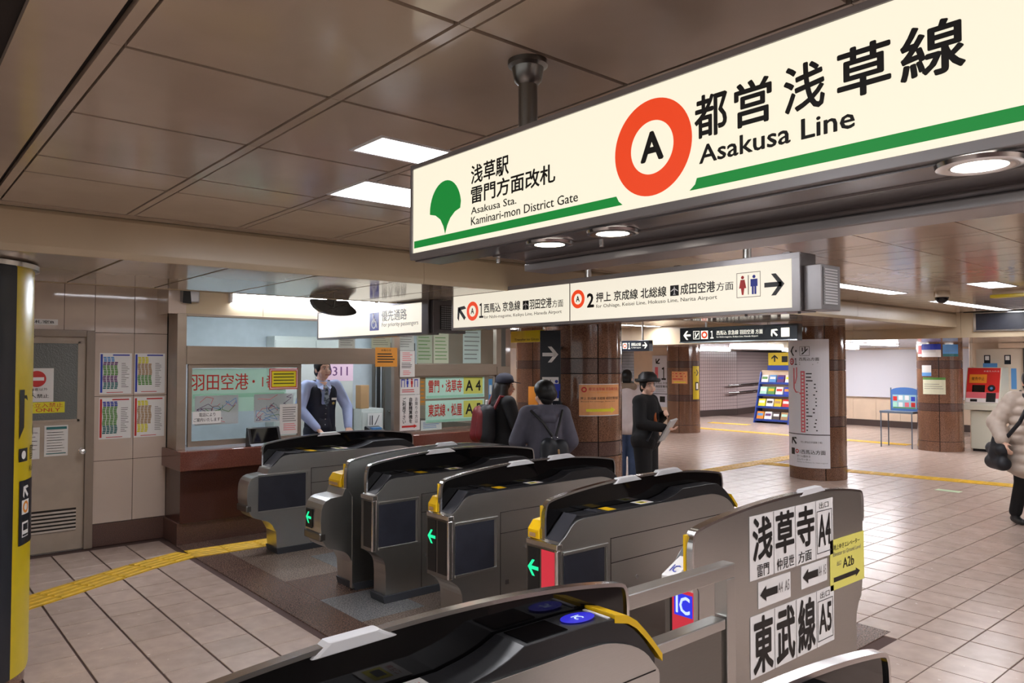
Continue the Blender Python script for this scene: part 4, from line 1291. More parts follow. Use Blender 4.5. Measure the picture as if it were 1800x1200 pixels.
text('for Oshiage, Keisei Line, Hokuso Line, Narita Airport', f3, -3.37, -2.45, 2.052, 2.082, m_ink, ds, 0.005, 0.002)
w = 0.003
rects(f3, [(-2.325, -2.18, 2.055, 2.055 + w), (-2.325, -2.18, 2.187, 2.19), (-2.325, -2.322, 2.055, 2.19), (-2.183, -2.18, 2.055, 2.19)], 'symbol_frame', m_grey, ds, 0.002)
toilets(f3, -2.2525, 2.122, 0.105, ds, m_red, m_blue, m_ink)
polys(f3, arrow_pts(-2.10, 2.112, 0.115, 0.0), 'arrow', m_ink, ds, 0.002)

# ================================================================ PRIORITY AISLE SIGN
ps = thing('priority_sign', 'lit priority passengers sign with blue wheelchair symbol by the office', 'hanging sign', (-6.4, 3.68, 2.0))
MB().box(-7.37, -5.36, DY + 0.004, DY + 0.15, 1.945, 2.26).build('case', m_case, ps, bevel=0.004)
b = MB()
b.box(-7.37, -5.30, DY - 0.006, DY + 0.006, 1.945, 1.965); b.box(-7.37, -5.30, DY - 0.006, DY + 0.006, 2.222, 2.262)
b.box(-7.37, -7.355, DY - 0.006, DY + 0.006, 1.965, 2.222); b.box(-5.40, -5.30, DY - 0.006, DY + 0.006, 1.965, 2.222)
b.build('frame', m_case, ps, bevel=0.002)
MB().box(-7.355, -5.40, DY + 0.0005, DY + 0.005, 1.965, 2.222).build('lit_panel', m_lit2, ps)
eb = MB().box(-5.36, -5.26, DY + 0.02, DY + 0.36, 1.955, 2.235).build('end_box', m_case, ps, bevel=0.003)
MB().box(-5.261, -5.256, DY + 0.09, DY + 0.32, 1.985, 2.19).build('grille_back', m_black, eb)
b = MB()
for i in range(12):
    for j in range(11):
        yy, zz = DY + 0.10 + 0.0185 * i, 1.993 + 0.0182 * j
        b.box(-5.257, -5.254, yy, yy + 0.012, zz, zz + 0.011)
b.build('perforated_grille', m_hole, eb)
for x in (-6.30, -5.7):
    MB().cyl((x, DY + 0.08, 0), 0.02, 2.258, ZC, 14).build('hanger_rod', m_steel, ps, smooth=True)
rects(f3, [(-6.285, -6.115, 2.005, 2.172)], 'symbol_tile', m_litblue, ps, 0.0012)
ux, uz = -6.205, 2.09
disc(f3, ux - 0.012, uz + 0.062, 0.013, 'wheelchair_symbol', m_sheet, ps, 0.0025, 14)
ring(f3, ux - 0.004, uz - 0.025, 0.043, 0.031, 'wheelchair_symbol', m_sheet, ps, 0.0022, 28)
polys(f3, [[(ux - 0.022, uz + 0.05), (ux - 0.005, uz + 0.05), (ux + 0.002, uz - 0.02), (ux - 0.016, uz - 0.02)],
           [(ux - 0.012, uz - 0.008), (ux + 0.040, uz - 0.008), (ux + 0.040, uz + 0.006), (ux - 0.012, uz + 0.006)],
           [(ux + 0.028, uz), (ux + 0.042, uz), (ux + 0.062, uz - 0.06), (ux + 0.046, uz - 0.06)],
           [(ux - 0.01, uz + 0.018), (ux + 0.03, uz + 0.018), (ux + 0.03, uz + 0.028), (ux - 0.01, uz + 0.028)]], 'wheelchair_symbol', m_sheet, ps, 0.003)
text('優先通路', f3, -6.07, -5.64, 2.084, 2.184, m_ink, ps, 0.008, 0.002)
text('For priority passengers', f3, -6.06, -5.455, 2.022, 2.072, m_ink, ps, 0.006, 0.002)

# ================================================================ DARK HANGING SIGNS FURTHER IN
t = thing('platform_sign', 'dark hanging sign with white arrows and orange ring in front of far column', 'hanging sign', (-6.0, 9.25, 2.0))
f9 = face_y(9.2)
MB().box(-6.92, -5.05, 9.205, 9.33, 2.0, 2.22).build('case', m_navy, t, bevel=0.004)
MB().box(-6.92, -5.05, 9.195, 9.206, 2.0, 2.016).build('lower_rail', m_chrome, t)
for x in (-6.5, -5.5): MB().cyl((x, 9.27, 0), 0.02, 2.22, ZC if x < -5.82 else ZS + 0.002, 12).build('hanger_rod', m_steel, t)
f9 = face_y(9.205)
polys(f9, arrow_pts(-6.79, 2.11, 0.13, PI), 'arrow', m_litpale, t, 0.002)
a, c, z0, z1, w = -6.68, -6.57, 2.05, 2.17, 0.008
rects(f9, [(a, c, z0, z0 + w), (a, c, z1 - w, z1), (a, a + w, z0, z1), (c - w, c, z0, z1)], 'symbol_frame', m_litpale, t, 0.002)
polys(f9, [[(a + 0.02, z0 + 0.02), (a + 0.05, z0 + 0.02), (c - 0.015, z1 - 0.04), (c - 0.015, z1 - 0.02)], [(a + 0.03, z0 + 0.05), (a + 0.045, z0 + 0.05), (a + 0.045, z0 + 0.1), (a + 0.03, z0 + 0.1)]], 'escalator_symbol', m_litpale, t, 0.002)
rects(f9, [(-6.545, -6.425, 2.05, 2.17)], 'symbol_tile', m_litpale, t, 0.002)
ring(f9, -6.485, 2.11, 0.052, 0.026, 'line_mark', m_litred, t, 0.003)
text('１', f9, -6.385, -6.33, 2.055, 2.165, m_litpale, t, 0.015, 0.002)
text('西馬込 京急線 羽田空港 方面', f9, -6.28, -5.55, 2.10, 2.165, m_litpale, t, 0.01, 0.002)
text('for Nishi-magome, Keikyu Line, Haneda Airport', f9, -6.28, -5.62, 2.055, 2.085, m_litpale, t, 0.0, 0.002)
polys(f9, arrow_pts(-5.38, 2.11, 0.12, ANG(135)), 'arrow', m_litpale, t, 0.002)
rects(f9, [(-5.28, -5.16, 2.05, 2.17)], 'symbol_tile', m_litpale, t, 0.002)
t = thing('platform_sign', 'small dark hanging sign with white arrow beside the peach poster column', 'hanging sign', (-9.65, 11.45, 1.95))
MB().box(-10.4, -9.3, 11.405, 11.52, 1.935, 2.145).build('case', m_navy, t, bevel=0.004)
for x in (-10.2, -9.5): MB().cyl((x, 11.46, 0), 0.02, 2.145, ZC, 12).build('hanger_rod', m_steel, t)
fb = face_y(11.405)
rects(fb, [(-9.96, -9.85, 1.985, 2.10)], 'symbol_tile', m_litpale, t, 0.002)
ring(fb, -9.905, 2.042, 0.048, 0.025, 'line_mark', m_litred, t, 0.003)
text('１', fb, -9.82, -9.77, 1.98, 2.105, m_litpale, t, 0.015, 0.002)
text('西馬込方面', fb, -9.74, -9.50, 2.035, 2.10, m_litpale, t, 0.01, 0.002)
text('for Nishi-magome', fb, -9.74, -9.50, 1.985, 2.015, m_litpale, t, 0.0, 0.002)
polys(fb, arrow_pts(-9.40, 2.045, 0.12, 0), 'arrow', m_litpale, t, 0.002)

# blank dark panel on the far fascia
t = thing('blank_sign_panel', 'unlit dark grey sign panel in a silver frame on the far fascia', 'sign', (-2.9, 12.39, 2.18))
MB().box(-4.02, -1.2, 12.37, 12.398, 2.16, 2.48 - 0.04).build('frame', m_chrome, t)
MB().box(-3.985, -1.23, 12.362, 12.371, 2.185, 2.425).build('panel', m_screen, t)

# convex mirror at the far edge of the low beam, wall speaker
t = thing('convex_mirror', 'dark backed safety mirror hanging at the edge of the low beam', 'mirror', (-5.87, 3.0, 2.22))
prof = sm([(2.80, 2.235), (2.82, 2.175), (2.90, 2.125), (3.08, 2.10), (3.20, 2.12), (3.215, 2.15), (3.15, 2.20), (3.13, 2.235)], 2)
MB().prism_x(prof, -5.90, -5.83).build('mirror_back', m_mirror, t, bevel=0.015)
MB().box(-5.88, -5.85, 2.95, 3.03, 2.20, ZC).build('bracket', m_steel_d, t)
b = MB()
b.tube([(-5.826, 2.90, 2.22), (-5.826, 2.99, 2.17), (-5.826, 3.10, 2.20)], 0.004, 6)
b.tube([(-5.826, 2.93, 2.145), (-5.826, 2.99, 2.17), (-5.826, 3.0, 2.23)], 0.004, 6)
b.build('stay', m_steel_d, t)
t = thing('wall_speaker', 'small grey wedge speaker on the bulkhead by the staff door', 'speaker', (-7.47, 2.35, 2.30))
MB().prism_z([(-7.49, 2.24), (-7.43, 2.26), (-7.41, 2.40), (-7.49, 2.42)], 2.28, 2.41).build('speaker_body', m_boxgrey, t, bevel=0.01)
MB().add([(-7.425, 2.25, 2.27), (-7.405, 2.25, 2.41), (-7.40, 2.31, 2.41), (-7.42, 2.33, 2.265)], [(0, 3, 2, 1)]).build('speaker_grille', m_black, t)

# ================================================================ STATION OFFICE
XO = -7.50
of = thing('station_office', 'station office booth with steel framed windows and granite counter', 'office booth', (XO, 4.2, 0))
OY0, OY1 = 2.20, 6.30
MB().box(XO - 0.02, XO + 0.02, 2.30, OY1, 2.17, 2.46).build('fascia', m_fascia, of)
MB().box(-7.86, XO + 0.02, 2.14, 2.30, 2.17, 2.46).build('fascia_return', m_wall, of)
for y in (3.05, 4.9, 5.9): MB().box(XO + 0.02, XO + 0.0215, y, y + 0.003, 2.17, 2.45).build('fascia_joint', m_gap, of)
def fr(name, y0, y1, z0, z1, x0=-0.04, x1=0.03, m=None): return MB().box(XO + x0, XO + x1, y0, y1, z0, z1).build(name, m or m_booth, of, bevel=0.003)
fr('stile', 2.22, 2.305, 0.88, 2.175)
fr('transom', 2.305, 4.60, 1.69, 1.865, -0.05, 0.04)
fr('mullion', 4.60, 4.675, 0.85, 2.175)
fr('transom', 4.675, 6.12, 1.55, 1.69, -0.05, 0.04)
fr('stile', 6.12, 6.20, 0.85, 2.175)
fr('stile', 6.20, 6.30, 0.85, 2.175, -0.12, 0.0, m_steel_d)
fr('transom_return', 6.12, 6.34, 1.52, 1.66, -0.12, 0.05)
fr('head_rail', 2.305, 6.12, 2.15, 2.175)
# sliding window frame
def wframe(y0, y1, z0, z1, w=0.035, wb=0.05):
    b = MB()
    b.box(XO - 0.02, XO + 0.012, y0, y1, z0, z0 + wb); b.box(XO - 0.02, XO + 0.012, y0, y1, z1 - w, z1)
    b.box(XO - 0.02, XO + 0.012, y0, y0 + w, z0 + wb, z1 - w); b.box(XO - 0.02, XO + 0.012, y1 - w, y1, z0 + wb, z1 - w)
    return b.build('window_frame', m_booth, of, bevel=0.002)
wf = wframe(2.33, 3.475, 0.90, 1.69)
MB().box(XO - 0.008, XO - 0.004, 2.36, 3.45, 0.94, 1.66).build('window_pane', m_glass, wf)
MB().box(XO - 0.006, XO - 0.002, 2.305, 4.60, 1.865, 2.15).build('window_pane', m_glass, of)
MB().box(XO - 0.006, XO - 0.002, 4.675, 6.12, 1.69, 2.15).build('window_pane', m_glass, of)
wf = wframe(4.675, 6.12, 0.86, 1.55, 0.015, 0.04)
MB().box(XO - 0.008, XO - 0.004, 4.68, 6.10, 0.88, 1.54).build('window_pane', m_glass, wf)
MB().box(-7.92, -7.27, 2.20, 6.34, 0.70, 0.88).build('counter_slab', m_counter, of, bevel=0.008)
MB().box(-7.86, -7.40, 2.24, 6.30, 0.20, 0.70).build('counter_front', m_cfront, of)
MB().box(-7.86, -7.42, 2.22, 6.32, 0.0, 0.20).build('plinth', m_skirt, of, bevel=0.003)
MB().box(-7.82, XO - 0.05, 2.24, 2.30, 0.88, 2.17).build('side_panel', m_booth, of)
# inside
MB().box(-9.62, -9.58, 2.3, 6.3, 0, 2.44).build('back_wall', m_office, of)
tag(MB().box(-9.62, -9.58, 6.31, 8.15, 0, 2.44).build('wall_office_back', m_wall), 'pale wall past the end of the office', None, None, 'structure')
MB().box(-9.6, -7.86, 2.28, 2.32, 0, 2.44).build('side_wall', m_office, of)
MB().box(-9.6, -7.55, 6.28, 6.30, 0, 0.88).build('side_wall', m_booth, of)
MB().box(-9.6, -7.55, 6.285, 6.295, 0.88, 2.4).build('window_pane', m_glass, of)
MB().box(-9.6, -7.52, 2.3, 6.3, 2.42, 2.44).build('office_ceiling', m_office, of)
MB().box(-9.6, -7.86, 2.3, 6.28, 0.0, 0.02).build('office_floor', m_grey, of)
for y in (3.0, 4.9):
    t = thing('office_light', 'fluorescent batten on the office ceiling ' + ('behind the mint sheets' if y < 4 else 'over the window with A4 and A5'), 'light', (-8.5, y + 0.6, 2.40), group='office battens')
    MB().box(-8.56, -8.44, y, y + 1.2, 2.385, 2.42).build('housing', m_white, t)
    MB().box(-8.54, -8.46, y + 0.02, y + 1.18, 2.365, 2.385).build('tube', m_tube3, t)
# ---- papers on the office glass
fo = face_x(XO + 0.004)
fi = face_x(XO - 0.014)
def osheet(name, label, u0, u1, v0, v1, m, mp=fo): return sheet(name, label, 'notice', mp, u0, u1, v0, v1, m, 0.0015)
fot = face_x(XO + 0.042)
s = osheet('airport_notice', 'mint green sheet with red 羽田空港 lettering behind office glass', 2.37, 3.32, 1.22, 1.645, m_mint, fi)
text('羽田空港', fi, 2.36, 2.92, 1.435, 1.60, m_redb, s, 0.008, 0.004)
text('・1番', fi, 2.96, 3.22, 1.45, 1.58, m_redb, s, 0.0, 0.004)
rects(fi, [(2.38, 3.3, 1.36, 1.40)], 'green_band', m_lgreen, s, 0.003)
lines(fi, 2.98, 3.06, 1.22, 1.37, 5, m_blue, s, fill=0.3)
for k, (a, lb) in enumerate(((2.40, 'subway map sheet behind the white phone guidance label'), (2.98, 'subway map sheet under the yellow framed notice'))):
    s = osheet('route_map', lb, a, a + 0.42, 1.10, 1.385, m_map, face_x(XO - 0.009))
    fm = face_x(XO - 0.009)
    for c_, (m, n) in enumerate(((m_pink, 6), (m_purple, 6), (m_lblue, 4), (m_green, 2))):
        ps_ = []
        for q in range(n):
            x0, z0 = a + 0.03 + 0.3 * random.random(), 1.14 + 0.2 * random.random()
            for h in range(3):
                x1 = min(a + 0.40, max(a + 0.02, x0 + random.uniform(-0.11, 0.11))); z1 = min(1.375, max(1.12, z0 + random.uniform(-0.07, 0.07)))
                L_ = math.hypot(x1 - x0, z1 - z0) or 1
                nx, nz = -(z1 - z0) / L_ * 0.0025, (x1 - x0) / L_ * 0.0025
                ps_.append([(x0 - nx, z0 - nz), (x1 - nx, z1 - nz), (x1 + nx, z1 + nz), (x0 + nx, z0 + nz)])
                x0, z0 = x1, z1
        polys(fm, ps_, 'route_lines', m, s, 0.0022 + c_ * 0.0004)
    ring(fm, a + 0.2, 1.235, 0.05, 0.044, 'loop_line', m_teal, s, 0.005, 24)
s = osheet('phone_label', 'white label reading 電話によりご案内いたします on office glass', 2.375, 2.645, 1.115, 1.235, m_sheet)
text('電話により', fo, 2.435, 2.59, 1.182, 1.222, m_ink, s, 0.012, 0.003)
text('ご案内いたします', fo, 2.385, 2.635, 1.135, 1.172, m_ink, s, 0.012, 0.003)
s = osheet('framed_notice', 'yellow notice in a red frame on office glass', 3.13, 3.445, 1.43, 1.645, m_red)
rects(fo, [(3.14, 3.435, 1.44, 1.635)], 'sheet_edge', m_sheet, s, 0.0022)
rects(fo, [(3.148, 3.427, 1.448, 1.627)], 'red_frame', m_red, s, 0.0028)
rects(fo, [(3.158, 3.417, 1.458, 1.617)], 'yellow_field', m_by, s, 0.0034)
lines(fo, 3.175, 3.40, 1.475, 1.605, 4, m_ink, s, fill=0.28, d=0.004, rag=0.1)
s = osheet('white_notice', 'white notice low on the office sliding window', 3.245, 3.455, 0.965, 1.275, m_paper)
lines(fo, 3.275, 3.43, 1.09, 1.25, 7, m_grey, s, fill=0.35, d=0.003)
lines(fo, 3.285, 3.42, 1.0, 1.08, 4, m_pink, s, fill=0.35, d=0.003)
s = osheet('orange_notice', 'orange notice taped to the office transom', 4.345, 4.632, 1.66, 1.878, m_orangep, fot)
text('お知らせ', fot, 4.42, 4.55, 1.835, 1.86, m_ink, s, 0.008, 0.003)
lines(fot, 4.37, 4.61, 1.70, 1.82, 4, m_ink, s, fill=0.4, d=0.003)
s = osheet('tall_white_notice', 'tall white notice with red print beside the orange notice', 4.668, 4.87, 1.54, 1.845, m_paper, fot)
lines(fot, 4.70, 4.84, 1.72, 1.83, 5, m_pink, s, fill=0.35, d=0.003)
lines(fot, 4.69, 4.85, 1.64, 1.71, 4, m_ink, s, fill=0.35, d=0.003)
lines(fot, 4.71, 4.83, 1.56, 1.62, 3, m_pink, s, fill=0.35, d=0.003)
s = osheet('queue_notice', 'white notice with blue and red figure symbols on office glass', 4.685, 4.965, 1.335, 1.545, m_paper)
for cx_, m in ((4.795, m_blue), (4.855, m_red)):
    disc(fo, cx_, 1.51, 0.012, 'figure_symbol', m, s, 0.003, 12)
    rects(fo, [(cx_ - 0.014, cx_ + 0.014, 1.455, 1.495), (cx_ - 0.008, cx_ + 0.008, 1.42, 1.455)], 'figure_symbol', m, s, 0.003)
for cx_, sg in ((4.735, -1), (4.915, 1)):
    rects(fo, [(cx_ - 0.025, cx_ - 0.016, 1.42, 1.50), (cx_ + 0.016, cx_ + 0.025, 1.42, 1.50), (cx_ - 0.025, cx_ + 0.025, 1.50, 1.512)], 'gate_symbol', m_blue, s, 0.003)
lines(fo, 4.72, 4.93, 1.355, 1.40, 2, m_red, s, fill=0.4, d=0.003)
s = osheet('fare_adjust_notice', 'white notice with vertical black lettering and red arrow on office glass', 4.69, 4.97, 0.915, 1.33, m_paper)
text('お\n降\nり\nの\n方\nは', fo, 4.90, 4.94, 1.0, 1.30, m_ink, s, 0.012, 0.003)
text('自\n動\n精\n算\n機\nを', fo, 4.815, 4.865, 1.0, 1.30, m_ink, s, 0.02, 0.003)
text('ご\n利\n用\n下\nさ\nい', fo, 4.725, 4.775, 1.0, 1.30, m_ink, s, 0.02, 0.003)
poly(fo, block_arrow(4.72, 4.93, 0.962, 0.045), 'arrow', m_red, s, 0.003)
for v0, a_, no, lb in ((1.275, '雷門・浅草寺', 'A 4', 'mint sheet reading 雷門・浅草寺 A4 behind office glass'), (0.985, '東武線・松屋', 'A 5', 'mint sheet reading 東武線・松屋 A5 behind office glass')):
    s = osheet('exit_sheet', lb, 5.06, 5.955, v0, v0 + 0.265, m_mint, fi)
    text(a_, fi, 5.10, 5.60, v0 + 0.07, v0 + 0.225, m_redb, s, 0.02, 0.004)
    rects(fi, [(5.625, 5.925, v0 + 0.045, v0 + 0.25)], 'yellow_field', m_py, s, 0.003)
    text(no, fi, 5.655, 5.895, v0 + 0.08, v0 + 0.215, m_ink, s, 0.02, 0.004)
    rects(fi, [(5.07, 5.94, v0 + 0.008, v0 + 0.035)], 'green_band', m_lgreen, s, 0.003)
fup = face_x(XO - 0.02)
for a, c, z0, z1, lb in ((3.92, 4.12, 1.86, 2.09, 'white paper inside upper office glass under the priority sign'), (4.33, 4.58, 1.87, 2.10, 'cream paper inside upper office glass above the orange notice'),
                         (4.69, 4.90, 1.85, 2.11, 'white paper high on upper office glass above tall notice'), (4.94, 5.16, 1.70, 2.06, 'olive lined schedule on upper office glass'),
                         (5.18, 5.40, 1.70, 2.06, 'cream schedule on upper office glass beside the olive one'), (5.62, 5.90, 1.70, 2.14, 'large pale sheet on upper office glass near its end')):
    m = m_paper if 'white' in lb else m_py if False else mat('paper_cream_%d' % int(a * 100), (208, 206, 184) if 'cream' in lb else (186, 190, 168) if 'olive' in lb else (196, 206, 202), rough=0.6)
    s = osheet('posted_paper', lb, a, c, z0, z1, m, fup)
    lines(fup, a + 0.02, c - 0.02, z0 + 0.03, z1 - 0.03, 7, m_grey if 'olive' not in lb else m_green, s, fill=0.2, d=0.003)
s = osheet('posted_paper', 'brown cork note sheet behind the figure notice', 4.985, 5.06, 1.20, 1.53, m_cardb, fi)
lines(fi, 4.99, 5.05, 1.22, 1.5, 6, m_orange, s, fill=0.4, d=0.004)
s = osheet('posted_paper', 'white leaflet under the mint exit sheets', 5.0, 5.30, 0.90, 1.02, m_sheet, fup)
lines(fup, 5.03, 5.27, 0.92, 1.0, 4, m_lblue, s, fill=0.3, d=0.003)
s = osheet('posted_paper', 'small blue leaflet at the office window end', 6.03, 6.09, 1.22, 1.50, m_lblue, fup)
rects(fup, [(6.04, 6.08, 1.3, 1.42)], 'print', m_sheet, s, 0.003)

# ---- things on and behind the counter
t = thing('counter_terminal', 'black slanted counter display standing in front of the sliding window', 'display', (-7.37, 3.02, 0.88))
MB().prism_y([(-7.45, 0.88), (-7.30, 0.88), (-7.33, 0.905), (-7.40, 1.055), (-7.43, 1.06)], 2.87, 3.20).build('casing', m_deck, t, bevel=0.006)
MB().add([(-7.334, 2.90, 0.915), (-7.334, 3.17, 0.915), (-7.397, 3.17, 1.045), (-7.397, 2.90, 1.045)], [(0, 1, 2, 3)]).build('screen', m_blackg, t).location = (0.003, 0, 0.002)
t = thing('pen_tray', 'blue oval tray on the counter by the officer hand', 'tray', (-7.62, 4.28, 0.88))
MB().ball((-7.62, 4.28, 0.905), (0.05, 0.12, 0.028), 20, 10).build('tray_body', mat('tray_blue', (52, 96, 206), rough=0.4), t, smooth=True)
t = thing('card_machine', 'small black machine on the counter end beside the mullion', 'machine', (-7.7, 4.52, 0.88))
MB().prism_y([(-7.80, 0.88), (-7.60, 0.88), (-7.61, 0.92), (-7.78, 0.97), (-7.80, 0.96)], 4.40, 4.58).build('casing', m_deck, t, bevel=0.006)
MB().box(-7.72, -7.64, 4.43, 4.54, 0.935, 0.957).build('display', m_lblue, t)

t = thing('locker_panel', 'pale office cabinet standing behind the officer', 'cabinet', (-9.4, 4.6, 0))
MB().box(-9.57, -9.30, 3.95, 5.07, 0.02, 2.05).build('carcass', m_cab, t, bevel=0.004)
for y in (3.96, 4.52):
    dr = MB().box(-9.30, -9.285, y, y + 0.54, 0.08, 2.0).build('cabinet_door', m_cab, t, bevel=0.003)
    MB().box(-9.285, -9.27, y + 0.04, y + 0.06, 1.0, 1.12).build('handle', m_chrome, dr)
fcab = face_x(-9.282)
s = sheet('number_notice', 'pink paper numbered 0311 on the cabinet behind the officer', 'notice', fcab, 4.62, 5.06, 1.46, 1.72, mat('paper_pink', (226, 196, 214), rough=0.6))
text('0311', fcab, 4.66, 4.98, 1.53, 1.655, m_purple, s, 0.01, 0.003)
t = thing('cardboard_box', 'brown cardboard piece on the grey drawer unit in the office', 'box', (-9.2, 5.16, 1.10))
MB().box(-9.26, -9.12, 5.09, 5.22, 1.085, 1.40).build('box_body', m_cardb, t, bevel=0.004)
t = thing('drawer_unit', 'grey drawer unit with white paper label inside the office', 'drawers', (-9.2, 5.2, 0))
MB().box(-9.5, -9.08, 5.08, 5.42, 0.02, 1.08).build('carcass', m_cab, t, bevel=0.004)
for k in range(3):
    d_ = MB().box(-9.08, -9.068, 5.09, 5.41, 0.08 + 0.33 * k, 0.38 + 0.33 * k).build('drawer', m_cab, t, bevel=0.003)
    MB().box(-9.068, -9.055, 5.20, 5.30, 0.31 + 0.33 * k, 0.33 + 0.33 * k).build('drawer_pull', m_chrome, d_)
s = sheet('drawer_label', 'white paper with dark strokes on the drawer unit', 'notice', face_x(-9.05), 5.16, 5.38, 0.82, 1.02, m_sheet)
polys(face_x(-9.05), [[(5.19, 0.86), (5.20, 0.86), (5.20, 0.99), (5.19, 0.99)], [(5.22, 0.86), (5.235, 0.86), (5.235, 0.99), (5.22, 0.99)], [(5.26, 0.86), (5.275, 0.86), (5.34, 0.99), (5.33, 0.99)]], 'strokes', m_ink, s, 0.004)
t = thing('pipe_rack', 'dark upright pipes against the office back wall', 'pipes', (-9.5, 5.3, 0))
for y in (5.48, 5.56, 5.64): MB().cyl((-9.45, y, 0), 0.025, 0.02, 2.4, 12).build('pipe', m_steel_d if y != 5.56 else m_black, t, smooth=True)
t = thing('office_door', 'dark grey door at the back of the office', 'door', (-9.55, 6.0, 0))
MB().box(-9.58, -9.54, 5.70, 6.24, 0.02, 2.0).build('door_leaf', mat('office_door_grey', (92, 94, 92), rough=0.5), t, bevel=0.004)
MB().lathe([(0.001, 0), (0.02, 0), (0.02, 0.04), (0.001, 0.045)], 14, (-9.54, 5.78, 1.0), 'x').build('door_knob', m_chrome, t)
t = thing('wall_clock', 'round clock on the office back wall', 'clock', (-9.57, 5.02, 2.05))
MB().cyl((-9.575, 5.0, 2.12), 0.15, 0.0, 0.03, 28, 'x').build('case', m_white, t)
MB().box(-9.544, -9.542, 4.995, 5.005, 2.12, 2.23).build('minute_hand', m_ink, t)
MB().box(-9.544, -9.542, 4.92, 5.0, 2.115, 2.125).build('hour_hand', m_ink, t)

# ================================================================ SIGNS ON THE COLUMNS
def col_sheet(name, label, cat, c, r, th0, u0, u1, v0, v1, m, seg=8, th=0.004):
    mp = face_cyl(c, r, th0)
    t = thing(name, label, cat, mp((u0 + u1) / 2, v0, 0))
    slab(mp, u0, u1, v0, v1, th, 'sheet', m, t, seg)
    return t, mp
tc = lambda c: math.atan2(-c[1], -c[0])            # angle that looks at the entrance side
# peach poster
th = tc(C2)
t, mp = col_sheet('peach_poster', 'peach poster with yellow-green arrow on the granite column', 'poster', C2, RC + 0.002, th, -0.04, 0.43, 1.18, 1.495, m_peach, 14)
rects(mp, [(-0.04, 0.43, 1.18, 1.186), (-0.04, 0.43, 1.489, 1.495)], 'edge', m_sheet, t, 0.0045, 12)
ring(mp, 0.01, 1.44, 0.027, 0.014, 'line_mark', m_red, t, 0.005)
text('都営浅草線 京急線方面', mp, 0.055, 0.40, 1.43, 1.462, m_red, t, 0.008, 0.005)
text('Toei Asakusa Line', mp, 0.055, 0.33, 1.405, 1.42, m_orange, t, 0.0, 0.005)
text('押上 京成線 北総線 成田空港方面', mp, -0.025, 0.41, 1.34, 1.368, m_ink, t, 0.01, 0.005)
text('Bound for Oshiage, Keisei Line', mp, -0.02, 0.36, 1.315, 1.328, m_ink, t, 0.0, 0.005)
rects(mp, [(0.03, 0.30, 1.222, 1.25)], 'arrow', m_by, t, 0.0055, 12)
polys(mp, [[(0.30, 1.205), (0.33, 1.2205), (0.33, 1.2515), (0.30, 1.267)], [(0.33, 1.2205), (0.36, 1.236), (0.33, 1.2515)]], 'arrow', m_by, t, 0.006)
# black arrow and toilet sign, a plate standing off the column
t = thing('toilet_sign', 'tall black sign with white arrow and toilet symbols on the granite column', 'sign', (-5.36, 5.10, 1.2))
U_ = Vector((0.70, 0.714, 0)); O_ = Vector((-5.42, 4.99, 0))
fp = face_free(O_, U_, (0, 0, 1))
b = MB()
n_ = Vector((0.714, -0.70, 0))
def fpt(u, v, d): return fp(u, v, d)
b.add([fp(0, 1.10, 0), fp(0.20, 1.10, 0), fp(0.20, 2.02, 0), fp(0, 2.02, 0), fp(0, 1.10, -0.03), fp(0.20, 1.10, -0.03), fp(0.20, 2.02, -0.03), fp(0, 2.02, -0.03)],
      [(0, 1, 2, 3), (7, 6, 5, 4), (0, 4, 5, 1), (1, 5, 6, 2), (2, 6, 7, 3), (3, 7, 4, 0)])
b.build('plate', m_navy, t, bevel=0.003)
b = MB()
for z in (1.3, 1.85):
    b.tube([fp(0.10, z, -0.03), (C2[0], C2[1], z)], 0.02, 8)
b.build('bracket', m_steel_d, t)
polys(fp, arrow_pts(0.10, 1.785, 0.155, 0.0), 'arrow', m_sheet, t, 0.002)
rects(fp, [(0.02, 0.18, 1.335, 1.565)], 'symbol_tile', m_sheet, t, 0.002)
toilets(fp, 0.10, 1.45, 0.18, t, m_red, m_blue, m_ink)
text('Toilet', fp, 0.03, 0.17, 1.27, 1.31, m_sheet, t, 0.0, 0.002)
# tall white route sign
th = tc(C3)
t, mp = col_sheet('route_sign', 'tall white curved route sign with pink line map on granite column', 'sign', C3, RC + 0.004, th, -0.52, 0.165, 0.18, 2.05, mat('route_sign_white', (232, 232, 238), rough=0.3), 18, 0.012)
polys(mp, arrow_pts(-0.36, 1.88, 0.14, PI), 'arrow', m_ink, t, 0.015)
w = 0.006
rects(mp, [(-0.24, -0.10, 1.81, 1.81 + w), (-0.24, -0.10, 1.94, 1.94 + w), (-0.24, -0.24 + w, 1.81, 1.946), (-0.10, -0.10 + w, 1.81, 1.946)], 'symbol_frame', m_grey, t, 0.015, 3)
polys(mp, [[(-0.22, 1.83), (-0.19, 1.83), (-0.12, 1.90), (-0.12, 1.92)], [(-0.205, 1.87), (-0.19, 1.87), (-0.19, 1.93), (-0.205, 1.93)], [(-0.165, 1.885), (-0.15, 1.885), (-0.15, 1.94), (-0.165, 1.94)]], 'escalator_symbol', m_ink, t, 0.015)
mq = lambda u, v, d=0.0: mp(u, v, d + 0.013)
line_mark(mq, -0.395, 1.725, 0.05, t, m_red, letter=None)
disc(mp, -0.395, 1.725, 0.014, 'line_mark_centre', m_red, t, 0.015)
text('１', mp, -0.33, -0.285, 1.675, 1.775, m_ink, t, 0.015, 0.015)
text('西馬込方面', mp, -0.25, 0.03, 1.735, 1.785, m_ink, t, 0.01, 0.015)
lines(mp, -0.25, 0.02, 1.67, 1.72, 2, m_grey, t, fill=0.35, d=0.015)
zt, zb = 1.575, 0.70
cells_ = [(-0.22, -0.175, zb + (zt - zb) * k / 17, zb + (zt - zb) * (k + 0.82) / 17) for k in range(17)]
rects(mp, [(-0.23, -0.165, zb - 0.01, zt + 0.01)], 'route_line', m_pink, t, 0.014)
